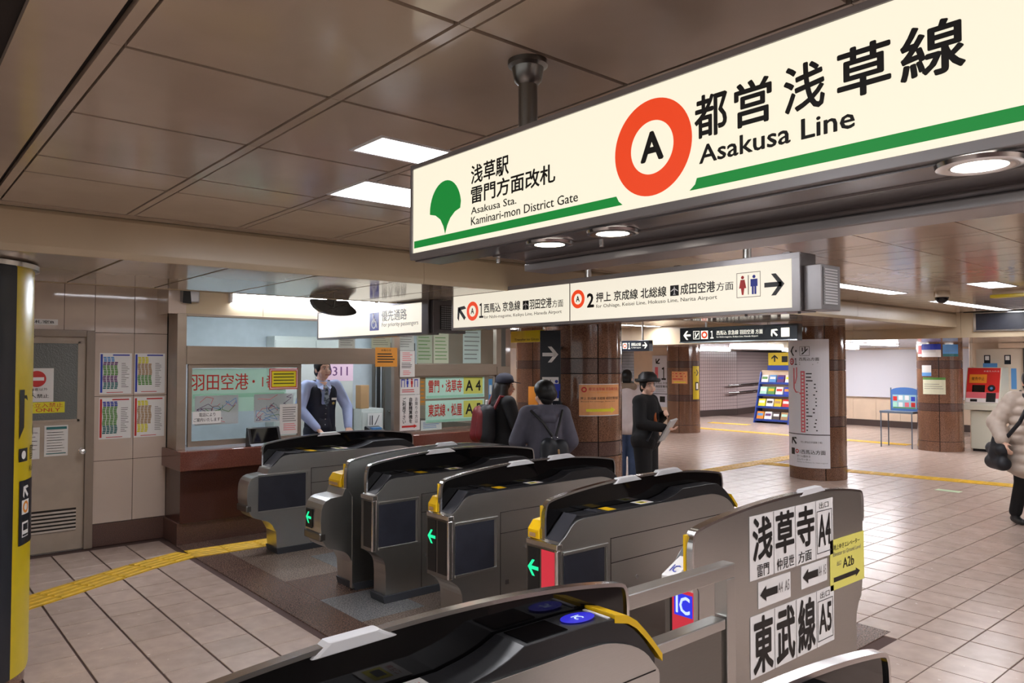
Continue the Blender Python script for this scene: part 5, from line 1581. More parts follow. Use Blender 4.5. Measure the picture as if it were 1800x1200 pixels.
rects(mp, [(a + 0.008, c - 0.008, v0 + 0.008, v1 - 0.006) for a, c, v0, v1 in cells_], 'station_marks', m_sheet, t, 0.016)
polys(mp, [[(-0.36, 1.33), (-0.335, 1.33), (-0.335, 1.63), (-0.36, 1.63)], [(-0.36, 1.33), (-0.335, 1.33), (-0.30, 1.28), (-0.32, 1.27)], [(-0.32, 1.27), (-0.30, 1.285), (-0.22, 1.265), (-0.22, 1.24)],
           [(-0.335, 1.40), (-0.315, 1.40), (-0.285, 1.50), (-0.305, 1.50)], [(-0.305, 1.50), (-0.285, 1.50), (-0.285, 1.64), (-0.305, 1.64)]], 'branch_line', m_pink, t, 0.0145)
rects(mp, [(-0.15, -0.15 + 0.07 + 0.09 * random.random(), zb + (zt - zb) * (k + 0.3) / 17, zb + (zt - zb) * (k + 0.62) / 17) for k in range(17)], 'station_names', m_ink, t, 0.015)
rects(mp, [(-0.52, 0.165, 0.655, 0.667)], 'divider', m_ink, t, 0.015, 10)
polys(mp, arrow_pts(-0.36, 0.56, 0.13, ANG(135)), 'arrow', m_ink, t, 0.015)
text('（地上駅出口方面乗り場）', mp, -0.24, 0.06, 0.535, 0.565, m_grey, t, 0.0, 0.015)
rects(mp, [(-0.42, -0.345, 0.355, 0.45)], 'symbol_tile', m_ink, t, 0.015)
line_mark(mq, -0.30, 0.41, 0.03, t, m_red, letter=None)
text('1西馬込方面', mp, -0.255, 0.10, 0.375, 0.44, m_ink, t, 0.01, 0.015)
text('ホーム階ゆき', mp, -0.30, -0.10, 0.325, 0.36, m_ink, t, 0.0, 0.015)
text('エレベーター', mp, -0.30, -0.10, 0.28, 0.312, m_ink, t, 0.0, 0.015)
text('Elevator to Platform for Nishi-magome', mp, -0.30, 0.13, 0.245, 0.265, m_grey, t, 0.0, 0.015)
# posters on the far columns
th = tc(C5)
t, mp = col_sheet('small_poster', 'small peach poster on the column beside the mosaic wall', 'poster', C5, RC + 0.002, th, -0.30, 0.10, 1.20, 1.50, m_peach, 8)
lines(mp, -0.27, 0.07, 1.28, 1.48, 3, m_red, t, fill=0.35, d=0.006, seg=3)
rects(mp, [(-0.24, 0.06, 1.225, 1.25)], 'arrow', m_by, t, 0.006, 4)
t, mp = col_sheet('exit_strip', 'narrow yellow exit strip on the column beside the mosaic wall', 'sign', C5, RC + 0.003, th, 0.24, 0.47, 0.82, 1.63, m_yels, 6)
polys(mp, arrow_pts(0.36, 1.47, 0.15, 0), 'arrow', m_ink, t, 0.007)
rects(mp, [(0.31, 0.44, 1.04, 1.24)], 'symbol_tile', m_ink, t, 0.007, 3)
rects(mp, [(0.34, 0.41, 1.07, 1.21)], 'symbol', m_sheet, t, 0.008, 2)
th = tc(C4)
for nm, lb, u0, u1, v0, v1, m, stripe, ms in (
        ('small_poster', 'blue and white poster high on the column by the ticket machine', -0.33, 0.03, 1.82, 2.07, m_sheet, (1.96, 2.07), m_blue),
        ('small_poster', 'red leaflet high on the column by the ticket machine', -0.44, -0.335, 1.83, 2.05, m_red, (1.83, 1.88), m_sheet),
        ('small_poster', 'light blue poster high on the column by the ticket machine', 0.06, 0.36, 1.83, 2.06, m_lblue, (1.83, 1.88), m_teal),
        ('small_poster', 'small blue and white notice midway on the column by the ticket machine', -0.33, -0.14, 1.45, 1.66, m_paper, (1.45, 1.52), m_lblue),
        ('small_poster', 'cream notice with green heading on the column by the ticket machine', -0.31, 0.10, 1.10, 1.425, mat('paper_cream', (214, 214, 186), rough=0.5), (1.38, 1.425), m_green)):
    t, mp = col_sheet(nm, lb, 'poster', C4, RC + 0.003, th, u0, u1, v0, v1, m, 8)
    rects(mp, [(u0, u1, stripe[0], stripe[1])], 'colour_band', ms, t, 0.006, 6)
    lines(mp, u0 + 0.03, u1 - 0.03, v0 + 0.09, v1 - 0.11, 3, m_grey, t, fill=0.2, d=0.006, seg=4)
# yellow transfer sign behind the direction sign
t = thing('transfer_sign', 'yellow hanging sign half hidden behind the direction sign', 'hanging sign', (-9.6, 8.6, 2.0))
MB().box(-10.1, -9.1, 8.6, 8.68, 2.06, 2.26).build('case', m_yels, t, bevel=0.004)
text('Transfer to Ginza Line', face_y(8.6), -10.0, -9.2, 2.09, 2.13, m_ink, t, 0.01, 0.003)
for x in (-9.9, -9.3): MB().cyl((x, 8.64, 0), 0.015, 2.26, ZC, 10).build('hanger_rod', m_steel, t)

# ================================================================ FAR END OF THE CONCOURSE
wall_back = tag(MB().box(-16, 8, 36, 36.2, 0, 2.4).build('wall_back', m_wallfar), 'distant beige end wall', None, None, 'structure')
tag(MB().box(-16.2, -16, 6.9, 36.2, 0, 2.5).build('wall_far_left', m_wallfar), 'distant beige side wall', None, None, 'structure')
tag(MB().box(-16, -9.62, 8.08, 8.15, 0, 2.45).build('wall_office_end', m_wall), 'pale wall running behind the office', None, None, 'structure')
# white board wall
wb = tag(MB().box(-11.0, -6.0, 20.74, 20.9, 0, 2.12).build('wall_board', m_gap), 'cream tiled wall below the long white board', None, None, 'structure')
for k in range(8):
    MB().box(-11.0 + 0.625 * k + 0.003, -11.0 + 0.625 * (k + 1) - 0.003, 20.72, 20.745, 0.17, 0.76).build('wall_panel', m_wallfar, wb)
for k in range(8):
    MB().box(-11.0 + 0.625 * k + 0.003, -11.0 + 0.625 * (k + 1) - 0.003, 20.72, 20.745, 0.765, 2.12).build('wall_panel', m_wallfar, wb)
tag(MB().box(-11.0, -6.0, 20.70, 20.74, 0, 0.165).build('baseboard_board', m_brown), 'dark brown skirting under the cream tiled wall', None, None, 'structure')
t = thing('white_board', 'long blank white board on the far wall', 'board', (-9.0, 20.7, 0.78))
MB().box(-10.9, -6.2, 20.685, 20.715, 0.79, 2.06).build('panel', m_wb, t)
MB().box(-10.92, -6.18, 20.675, 20.715, 0.765, 0.792).build('lower_trim', m_chrome, t)
# mosaic tile wall with handrails
pA, pB, pC_ = Vector((-14.3, 20.0, 0)), Vector((-14.15, 21.9, 0)), Vector((-16.0, 27.6, 0))
mw = thing('wall_mosaic', 'greyish pink mosaic tiled wall with handrails behind a column', None, (-14.3, 20, 0), kind='structure')
pts_ = [Vector((-15.9, 19.6, 0)), pA, pB, Vector((-15.2, 27.0, 0)), Vector((-15.6, 33.0, 0))]
back = MB(); til = MB(); base_ = MB()
for p0, p1 in zip(pts_, pts_[1:]):
    d = (p1 - p0); L_ = d.length; d.normalize()
    n = Vector((d.y, -d.x, 0))
    q = lambda s_, z, o_: tuple(p0 + d * s_ + n * o_ + Vector((0, 0, z)))
    back.add([q(0, 0, -0.02), q(L_, 0, -0.02), q(L_, 2.1, -0.02), q(0, 2.1, -0.02), q(0, 0, -0.15), q(L_, 0, -0.15), q(L_, 2.1, -0.15), q(0, 2.1, -0.15)],
             [(0, 1, 2, 3), (7, 6, 5, 4), (0, 4, 5, 1), (1, 5, 6, 2), (2, 6, 7, 3), (3, 7, 4, 0)])
    base_.add([q(0, 0, 0), q(L_, 0, 0), q(L_, 0.19, 0), q(0, 0.19, 0), q(0, 0, -0.02), q(L_, 0, -0.02), q(L_, 0.19, -0.02), q(0, 0.19, -0.02)], [(0, 1, 2, 3), (3, 2, 6, 7), (0, 4, 5, 1)])
    nx = int(L_ / 0.105)
    for i in range(nx):
        for j in range(18):
            s0, z0 = i * 0.105, 0.2 + j * 0.105
            til.add([q(s0 + 0.006, z0 + 0.006, -0.012), q(s0 + 0.099, z0 + 0.006, -0.012), q(s0 + 0.099, z0 + 0.099, -0.012), q(s0 + 0.006, z0 + 0.099, -0.012)], [(0, 1, 2, 3)])
back.build('grout_bed', m_mosgap, mw)
tag(til.build('mosaic_tiles', m_mosaic, mw), None, None, None, 'stuff')
base_.build('skirting', m_brown, mw)
for z in (0.98, 0.74):
    t = thing('handrail', 'upper steel handrail on the mosaic wall' if z > 0.9 else 'lower steel handrail on the mosaic wall', 'handrail', (-14.1, 21.5, z))
    MB().tube([(-14.10, 21.3, z), (-14.06, 21.75, z), (-14.15, 22.3, z + 0.01), (-15.08, 26.9, z + 0.05)], 0.03, 10).build('rail', m_chrome, t, smooth=True)
    for (x, y) in ((-14.10, 21.5), (-14.36, 23.3), (-14.8, 25.5)):
        MB().tube([(x, y, z - 0.01), (x - 0.1, y, z - 0.06)], 0.012, 6).build('bracket', m_steel, t)
# wall piece with the big number one sign and the shutter and escalator beyond
tag(MB().box(-13.2, -12.0, 15.56, 15.8, 0, 2.1).build('wall_sign_pier', m_wallfar), 'beige pier behind the number one sign', None, None, 'structure')
t = thing('platform_one_sign', 'white panel with arrow, pink bar and large number one', 'sign', (-12.2, 15.55, 0.6))
f15 = face_y(15.53)
MB().box(-12.56, -11.9, 15.53, 15.56, 0.58, 1.90).build('panel', m_wb, t, bevel=0.004)
polys(f15, arrow_pts(-12.38, 1.75, 0.17, ANG(225)), 'arrow', m_ink, t, 0.003)
rects(f15, [(-12.47, -12.37, 1.27, 1.60)], 'pink_bar', m_pink, t, 0.003)
text('１', f15, -12.26, -12.12, 1.27, 1.60, m_ink, t, 0.015, 0.003)
text('西馬込 京急線', f15, -12.46, -12.0, 1.16, 1.22, m_ink, t, 0.0, 0.003)
text('羽田空港方面', f15, -12.46, -12.0, 1.07, 1.135, m_ink, t, 0.02, 0.003)
lines(f15, -12.46, -12.1, 0.95, 1.05, 3, m_grey, t, fill=0.2, d=0.003)
rects(f15, [(-12.56, -11.9, 0.905, 0.92)], 'divider', m_ink, t, 0.003)
rects(f15, [(-12.32, -12.15, 0.70, 0.85)], 'symbol_tile', m_ink, t, 0.003)
text('１', f15, -12.07, -11.99, 0.66, 0.88, m_ink, t, 0.015, 0.003)
t = thing('roller_shutter', 'grey slatted shutter wall beside the escalator', 'shutter', (-14.4, 17.0, 0))
MB().box(-16.0, -13.2, 17.03, 17.1, 0, 2.1).build('shutter_back', m_gap, t)
for k in range(24):
    MB().box(-15.95, -13.2, 17.0, 17.035, 0.04 + 0.086 * k, 0.04 + 0.086 * k + 0.078).build('slat', m_boxgrey, t)
t = thing('escalator', 'escalator with bright balustrade rising behind the walkers', 'escalator', (-14.2, 16.0, 0))
MB().prism_y([(-16.6, 2.1), (-16.6, 1.3), (-13.4, 0.0), (-13.2, 0.0), (-13.2, 0.85), (-13.9, 1.15)], 16.2, 16.28).build('balustrade', m_wb, t)
MB().tube([(-16.6, 16.24, 2.14), (-13.95, 16.24, 1.20), (-13.25, 16.24, 0.92), (-13.15, 16.24, 0.80)], 0.035, 8).build('handrail_belt', m_black, t, smooth=True)
MB().prism_y([(-16.6, 1.1), (-13.3, 0.0), (-16.6, 0.0)], 16.3, 16.9).build('step_band', m_steel_d, t)

# brochure rack and its leaflets
t = thing('brochure_rack', 'blue wire brochure rack with yellow header board', 'rack', (-11.5, 19.6, 0))
m_rack = mat('rack_blue', (40, 66, 150), rough=0.4)
for x in (-12.0, -10.95):
    MB().add([(x, 19.35, 0.0), (x + 0.03, 19.35, 0), (x + 0.03, 19.75, 1.45), (x, 19.75, 1.45), (x, 19.80, 0.0), (x + 0.03, 19.80, 0), (x + 0.03, 19.80, 1.45), (x, 19.80, 1.45)],
             [(0, 1, 2, 3), (4, 7, 6, 5), (0, 3, 7, 4), (1, 5, 6, 2), (0, 4, 5, 1), (3, 2, 6, 7)]).build('side_frame', m_rack, t)
shelf_z = [0.06, 0.42, 0.76, 1.10]
for z in shelf_z:
    yb = 19.38 + z * 0.26
    MB().box(-11.98, -10.93, yb, 19.80, z, z + 0.02).build('shelf', m_rack, t)
    MB().box(-11.98, -10.93, yb - 0.012, yb, z, z + 0.06).build('shelf_lip', m_rack, t)
MB().box(-11.98, -10.93, 19.80, 19.83, 0.0, 1.50).build('back_panel', m_wallfar, t)
MB().box(-11.72, -10.9, 19.72, 19.76, 1.50, 2.0).build('header_board', m_yels, t)
MB().box(-11.74, -10.9, 19.70, 19.735, 1.50, 1.64).build('header_band', m_rack, t)
fh = face_y(19.72)
polys(fh, arrow_pts(-11.52, 1.84, 0.2, PI / 2), 'arrow', m_ink, t, 0.004)
rects(fh, [(-11.30, -11.12, 1.73, 1.90)], 'symbol_tile', m_ink, t, 0.004)
cols_ = [m_sheet, m_lblue, m_purple, m_sheet, m_lgreen, m_green, m_sheet, m_blue, m_by, m_sheet, m_yel, m_red, m_orange, m_sheet, m_brown, m_cardb]
names_ = ['white', 'light blue', 'plum', 'cream', 'mint', 'green', 'pale', 'blue', 'lemon', 'ivory', 'yellow', 'red', 'orange', 'plain white', 'dark brown', 'tan']
rows_ = ['top', 'second', 'third', 'bottom']
for r_ in range(4):
    for c_ in range(4):
        k = r_ * 4 + c_
        z = shelf_z[3 - r_] + 0.022
        yb = 19.40 + z * 0.26
        x = -11.95 + 0.25 * c_
        tl = thing('brochure', '%s brochure stack on the %s shelf of the blue rack' % (names_[k], rows_[r_]), 'brochure', (x + 0.11, yb + 0.06, z), group='brochures in the blue rack')
        MB().add([(x, yb, z), (x + 0.21, yb, z), (x + 0.21, yb + 0.08, z + 0.24), (x, yb + 0.08, z + 0.24), (x, yb + 0.06, z), (x + 0.21, yb + 0.06, z), (x + 0.21, yb + 0.14, z + 0.24), (x, yb + 0.14, z + 0.24)],
                 [(0, 1, 2, 3), (4, 7, 6, 5), (0, 3, 7, 4), (1, 5, 6, 2), (0, 4, 5, 1), (3, 2, 6, 7)]).build('leaflets', cols_[k], tl)
        fz = face_free((x, yb, z), (1, 0, 0), (0, 0.08, 0.24))
        rects(fz, [(0.02, 0.19, 0.13, 0.20)], 'cover_print', cols_[(k + 5) % 16], tl, 0.003)

# table with notice board
t = thing('side_table', 'small grey-blue folding table against the granite column', 'table', (-6.55, 16.0, 0))
MB().box(-6.87, -6.22, 15.75, 16.15, 0.69, 0.735).build('tabletop', m_tab, t, bevel=0.004)
for x in (-6.85, -6.25):
    for y in (15.77, 16.12):
        MB().tube([(x, y, 0), (x, y, 0.69)], 0.012, 8).build('leg', m_tab, t)
t = thing('notice_stand', 'blue arched notice board with station symbols on the small table', 'notice board', (-6.48, 16.0, 0.735))
arch = [(-6.74, 0.735), (-6.22, 0.735), (-6.22, 1.14)] + [(-6.48 + 0.26 * math.cos(PI * k / 10), 1.14 + 0.07 * math.sin(PI * k / 10)) for k in range(1, 10)] + [(-6.74, 1.14)]
MB().prism_y(arch, 16.0, 16.03).build('board', mat('board_blue', (70, 110, 170), rough=0.4), t)
fa = face_y(16.0)
rects(fa, [(-6.71, -6.25, 0.78, 1.06)], 'notice_field', mat('board_pale', (150, 190, 200), rough=0.5), t, 0.002)
for k, (x, z, m) in enumerate(((-6.66, 0.98, m_red), (-6.55, 1.0, m_sheet), (-6.43, 1.0, m_sheet), (-6.31, 0.98, m_blue), (-6.66, 0.86, m_lgreen), (-6.55, 0.86, m_sheet), (-6.43, 0.86, m_pink), (-6.31, 0.86, m_red))):
    rects(fa, [(x - 0.04, x + 0.04, z - 0.045, z + 0.045)], 'board_symbol', m, t, 0.004)
rects(fa, [(-6.70, -6.26, 0.785, 0.805)], 'green_band', m_green, t, 0.004)
for x in (-6.77, -6.22): MB().tube([(x + 0.02, 16.015, 0.735), (x + 0.02, 16.015, 1.20)], 0.012, 6).build('side_post', m_tab, t)

# ticket machine wall
tag(MB().box(-5.55, 6, 16.85, 17.0, 0, 2.1).build('wall_ticket', m_wallfar), 'beige wall behind the red ticket machine', None, None, 'structure')
t = thing('wall_board_panel', 'pale sign board above the red ticket machine', 'board', (-4.95, 16.84, 1.2))
MB().box(-5.42, -4.62, 16.80, 16.848, 1.02, 1.98).build('panel', mat('pale_board', (216, 204, 186), rough=0.5), t)
f8 = face_y(16.80)
for x in (-5.22, -4.87):
    rects(f8, [(x - 0.06, x + 0.05, 1.68, 1.86)], 'symbol_tile', m_navy, t, 0.003)
    rects(f8, [(x - 0.04, x + 0.03, 1.76, 1.84)], 'symbol', m_sheet, t, 0.005)
rects(f8, [(-5.3, -5.05, 1.62, 1.70)], 'blue_strip', m_lblue, t, 0.004)
rects(f8, [(-4.82, -4.73, 1.2, 1.6)], 'pale_strip', m_lblue, t, 0.003)
tm = thing('ticket_machine', 'red fronted ticket machine on a beige pedestal', 'ticket machine', (-5.15, 16.5, 0))
MB().box(-5.38, -4.93, 16.32, 16.80, 0.05, 0.78).build('pedestal', m_mach, tm, bevel=0.01)
MB().box(-5.36, -4.95, 16.36, 16.78, 0, 0.06).build('plinth', m_black, tm)
MB().prism_x([(16.22, 0.80), (16.80, 0.80), (16.80, 1.62), (16.42, 1.62), (16.24, 0.93), (16.20, 0.90)], -5.46, -4.86).build('cabinet', m_mach, tm, bevel=0.008)
ft = face_free((-5.46, 16.24, 0.93), (1, 0, 0), (0, 0.18, 0.69))
def ftn(u, v, d=0.0):
    p_ = Vector(ft(u, v, 0)); nn = Vector((0, -0.967, 0.252))
    return tuple(p_ + nn * d)
slab(ftn, 0.02, 0.58, 0.22, 0.70, 0.004, 'red_front', m_machred, tm)
slab(ftn, 0.02, 0.58, 0.02, 0.22, 0.004, 'pale_front', m_pink, tm)
rects(ftn, [(0.02, 0.58, 0.02, 0.10)], 'white_band', m_sheet, tm, 0.006)
rects(ftn, [(0.06, 0.36, 0.40, 0.57)], 'orange_notice', m_orange, tm, 0.007)
text('発売中止', ftn, 0.10, 0.32, 0.45, 0.52, m_ink, tm, 0.0, 0.009)
slab(ftn, 0.12, 0.34, 0.22, 0.36, 0.008, 'display', m_blackg, tm)
disc(ftn, 0.45, 0.30, 0.065, 'card_target', m_navy, tm, 0.008)
disc(ftn, 0.45, 0.30, 0.025, 'card_mark', m_lblue, tm, 0.010)
slab(ftn, 0.37, 0.53, 0.03, 0.21, 0.008, 'coin_unit', m_black, tm)
slab(ftn, 0.10, 0.22, 0.03, 0.08, 0.008, 'ticket_slot', m_black, tm)
text('お金を入れる', ftn, 0.30, 0.56, 0.62, 0.65, m_sheet, tm, 0.0, 0.008)
tag(MB().cyl((-5.5, 16.75, 0), 0.03, 0, 2.1, 12).build('wall_pipe', m_wallfar, None, smooth=True), 'cream vertical pipe between the column and the ticket machine', 'pipe')
t = thing('dark_doorway', 'doorway with its darkness painted as a black sheet, right of the ticket machine', 'doorway', (-3.9, 16.8, 0))
MB().box(-4.55, -3.3, 16.78, 16.848, 0, 2.1).build('opening_shade', m_black, t)  # flat black sheet painted in for the shade inside the doorway
MB().box(-4.60, -4.55, 16.74, 16.848, 0, 2.1).build('frame', m_steel_d, t)
MB().box(-5.0, -4.56, 16.70, 16.848, 1.99, 2.09).build('header_box', m_wallfar, t)
tag(rects(lambda u, v, d=0.0: (u, v, 0.002 + d), [(-4.05, -3.75, 10.9, 11.05)], 'floor_sticker', mat('sticker_green', (190, 214, 176), rough=0.4), None), 'pale green sticker on the floor tiles near the padded coat', 'sticker')
# ================================================================ PEOPLE
def blob(name, m, parent, caps=(), balls=(), vox=0.012, it=6, fac=0.5, boxes=()):
    b = MB()
    for a, c, ra, rb in caps: b.capsule(a, c, ra, rb, 14)
    for q in balls:
        c, r = q[0], q[1]
        b.ball(c, r, 18, 12, q[2] if len(q) > 2 else None)
    for q in boxes: b.box(*q)
    o = b.build(name, m, parent, world=False)
    md = o.modifiers.new('remesh', 'REMESH')
    md.mode = 'VOXEL'
    md.voxel_size = vox
    md.use_smooth_shade = True
    if it:
        sm_ = o.modifiers.new('smooth', 'SMOOTH')
        sm_.factor = fac
        sm_.iterations = it
    return o

V = Vector
def lerp(a, b, t): return tuple(a[i] + (b[i] - a[i]) * t for i in range(3))

def hand(caps, balls, wrist, elbow, side, s, curl=0.5, palm_n=(0, 0, -1)):
    d = (V(wrist) - V(elbow)).normalized()
    n = V(palm_n)
    n = (n - d * n.dot(d))
    if n.length < 0.1: n = V((0, 1, 0)) - d * d.y
    n.normalize()
    w = d.cross(n).normalized()
    pc = V(wrist) + d * 0.045 * s
    for k in (-1, 0, 1):
        caps.append((tuple(V(wrist) + d * 0.01 * s + w * 0.014 * k * s), tuple(pc + d * 0.03 * s + w * 0.02 * k * s), 0.017 * s, 0.015 * s))
    for k, L_ in enumerate((0.066, 0.076, 0.072, 0.056)):
        o = pc + d * 0.035 * s + w * (0.030 - 0.020 * k) * s
        m1 = o + (d * math.cos(curl * 0.6) + n * math.sin(curl * 0.6)) * L_ * 0.5 * s
        m2 = m1 + (d * math.cos(curl * 1.6) + n * math.sin(curl * 1.6)) * L_ * 0.5 * s
        caps.append((tuple(o), tuple(m1), 0.0095 * s, 0.009 * s))
        caps.append((tuple(m1), tuple(m2), 0.009 * s, 0.0075 * s))
    o = V(wrist) + d * 0.022 * s + w * 0.022 * s
    m1 = o + (d * 0.6 + w * 0.75 + n * 0.25).normalized() * 0.035 * s
    m2 = m1 + (d * 0.9 + w * 0.3 + n * 0.4).normalized() * 0.032 * s
    caps.append((tuple(o), tuple(m1), 0.012 * s, 0.010 * s))
    caps.append((tuple(m1), tuple(m2), 0.010 * s, 0.008 * s))

class Person:
    """Joints in local metres: x to the person's right, y forward, z up."""
    def __init__(s, label, loc, heading, H, arms, legs=None, turn=0.0, lean=0.0, face=True, skin=None, vox=0.011, group=None):
        s.k = k = H / 1.70
        s.root = thing('person', label, 'person', loc, math.radians(heading) - PI / 2, group)
        s.hc = (0, 0.035 * k + lean, 1.575 * k)
        s.neck = (0, 0.005 + lean * 0.8, 1.44 * k)
        s.sh = [(sg * 0.175 * k, lean * 0.8, 1.385 * k) for sg in (-1, 1)]
        s.hip = [(sg * 0.085 * k, 0, 0.88 * k) for sg in (-1, 1)]
        s.knee = [(sg * 0.09 * k, 0.02, 0.48 * k) for sg in (-1, 1)]
        s.ank = [(sg * 0.09 * k, -0.01, 0.08 * k) for sg in (-1, 1)]
        if legs: s.knee, s.ank = legs
        s.elb = [arms[0][0], arms[1][0]]
        s.wri = [arms[0][1], arms[1][1]]
        s.lean = lean
        curl = [a[2] if len(a) > 2 else 0.5 for a in arms]
        pn = [a[3] if len(a) > 3 else (0, 0, -1) for a in arms]
        R = Matrix.Rotation(turn, 3, 'Z')
        s.R = R
        caps = []; balls = []
        h = V(s.hc)
        def hp(x, y, z): return tuple(h + R @ V((x * k, y * k, z * k)))
        s.hp = hp
        caps += [(s.neck, hp(0, -0.02, -0.06), 0.056 * k, 0.052 * k)]
        balls += [(hp(0, -0.012, 0.025), (0.076 * k, 0.094 * k, 0.098 * k), R), (hp(0, 0.022, -0.035), (0.060 * k, 0.070 * k, 0.078 * k), R), (hp(0, 0.045, -0.088), (0.034 * k, 0.034 * k, 0.026 * k), R)]
        caps += [(hp(0, 0.082, 0.0), hp(0, 0.104, -0.036), 0.009 * k, 0.015 * k)]
        caps += [(hp(-0.02, 0.078, -0.064), hp(0.02, 0.078, -0.064), 0.011 * k, 0.011 * k)]
        for sg in (-1, 1):
            balls += [(hp(sg * 0.078, -0.012, -0.015), (0.011 * k, 0.02 * k, 0.032 * k), R)]
            balls += [(hp(sg * 0.042, 0.055, -0.035), (0.028 * k, 0.026 * k, 0.03 * k), R)]
        # trunk
        caps += [((0, lean * 0.7, 1.33 * k), (0, lean * 0.3, 1.10 * k), 0.125 * k, 0.115 * k), ((0, lean * 0.3, 1.10 * k), (0, 0, 0.92 * k), 0.115 * k, 0.13 * k)]
        caps += [(s.sh[0], s.sh[1], 0.06 * k, 0.06 * k)]
        for i in (0, 1):
            caps += [(s.sh[i], s.elb[i], 0.052 * k, 0.042 * k), (s.elb[i], s.wri[i], 0.042 * k, 0.028 * k)]
            caps += [(s.hip[i], s.knee[i], 0.085 * k, 0.06 * k), (s.knee[i], s.ank[i], 0.058 * k, 0.04 * k)]
            hand(caps, balls, s.wri[i], s.elb[i], i, k, curl[i], pn[i])
        s.body = blob('body', skin or m_skin, s.root, caps, balls, 0.0075 if face else 0.010, 2, 0.4)
        for i in (0, 1):
            a = s.ank[i]
            blob('shoe', m_black, s.root, [((a[0], a[1] - 0.03, 0.045), (a[0], a[1] + 0.15 * k, 0.035), 0.045 * k, 0.036 * k), (a, (a[0], a[1], 0.05), 0.045 * k, 0.045 * k)], [], 0.012, 3)
        if face:
            for sg in (-1, 1):
                e_ = MB().ball(hp(sg * 0.032, 0.085, 0.004), (0.013 * k, 0.007 * k, 0.007 * k), 12, 8, R).build('eye', mat('eye_white', (200, 190, 184), rough=0.3), s.root, True, False)
                MB().ball(hp(sg * 0.032, 0.089, 0.004), (0.006 * k, 0.005 * k, 0.0065 * k), 10, 6, R).build('iris', m_black, e_, True, False)
                MB().capsule(hp(sg * 0.016, 0.089, 0.026), hp(sg * 0.05, 0.078, 0.026), 0.004 * k, 0.003 * k, 8).build('eyebrow', m_hair, s.root, True, False)
            MB().capsule(hp(-0.021, 0.092, -0.064), hp(0.021, 0.092, -0.064), 0.0045 * k, 0.0045 * k, 8).build('lips', mat('lips', (176, 96, 88), rough=0.5), s.root, True, False)
    def hair(s, length=0.0, cap=0.0, m=None):
        k = s.k; hp = s.hp
        balls = [(hp(0, -0.025, 0.04), (0.088 * k, 0.100 * k, 0.100 * k), s.R), (hp(0, 0.045, 0.085), (0.066 * k, 0.052 * k, 0.034 * k), s.R)]
        for sg in (-1, 1): balls.append((hp(sg * 0.068, 0.0, 0.02), (0.02 * k, 0.045 * k, 0.055 * k), s.R))
        balls.append((hp(0, -0.06, -0.03), (0.075 * k, 0.055 * k, 0.07 * k), s.R))
        caps = []
        if length:
            caps.append((hp(0, -0.075, -0.02), hp(0, -0.10, -length), 0.085 * k, 0.095 * k))
            for sg in (-1, 1):
                caps.append((hp(sg * 0.06, -0.03, 0.0), hp(sg * 0.10, -0.06, -length * 0.95), 0.05 * k, 0.06 * k))
        return blob('hair', m or m_hair, s.root, caps, balls, 0.010, 4)
    def trousers(s, m, infl=0.02):
        k = s.k
        caps = [((0, 0, 1.0 * k), (0, 0, 0.92 * k), 0.125 * k + infl, 0.135 * k + infl)]
        for i in (0, 1):
            caps += [(s.hip[i], s.knee[i], 0.088 * k + infl, 0.065 * k + infl), (s.knee[i], (s.ank[i][0], s.ank[i][1], s.ank[i][2] + 0.02), 0.062 * k + infl, 0.055 * k + infl)]
        return blob('trousers', m, s.root, caps, [], 0.013, 4)
    def coat(s, m, hem=0.80, infl=0.03, sleeve=0.03, name='coat', flare=0.04, cuff=0.93, vox=0.013, extra=(), it=5):
        k = s.k; l = s.lean
        caps = [((0, l * 0.7, 1.32 * k), (0, l * 0.3, 1.10 * k), 0.13 * k + infl, 0.125 * k + infl), ((0, l * 0.3, 1.10 * k), (0, 0, 0.95 * k), 0.125 * k + infl, 0.14 * k + infl)]
        hz = hem
        z = 0.95 * k
        if hz < z:
            for sg in (-1, 1):
                caps.append(((sg * 0.05 * k, 0, z), (sg * 0.065 * k, 0, hz + 0.10), 0.11 * k + infl, 0.11 * k + infl + flare))
        caps += [(s.sh[0], s.sh[1], 0.066 * k + infl * 0.7, 0.066 * k + infl * 0.7)]
        for i in (0, 1):
            caps += [(s.sh[i], s.elb[i], 0.06 * k + sleeve, 0.052 * k + sleeve), (s.elb[i], lerp(s.elb[i], s.wri[i], cuff), 0.052 * k + sleeve, 0.034 * k + sleeve)]
        caps.append(((0, l * 0.8, 1.36 * k), (0, l * 0.8, 1.43 * k), 0.09 * k, 0.066 * k))
        return blob(name, m, s.root, caps + list(extra), [], vox, it)
    def add(s, name, mb, m, smooth=True, bevel=0.0): return mb.build(name, m, s.root, smooth, False, bevel)

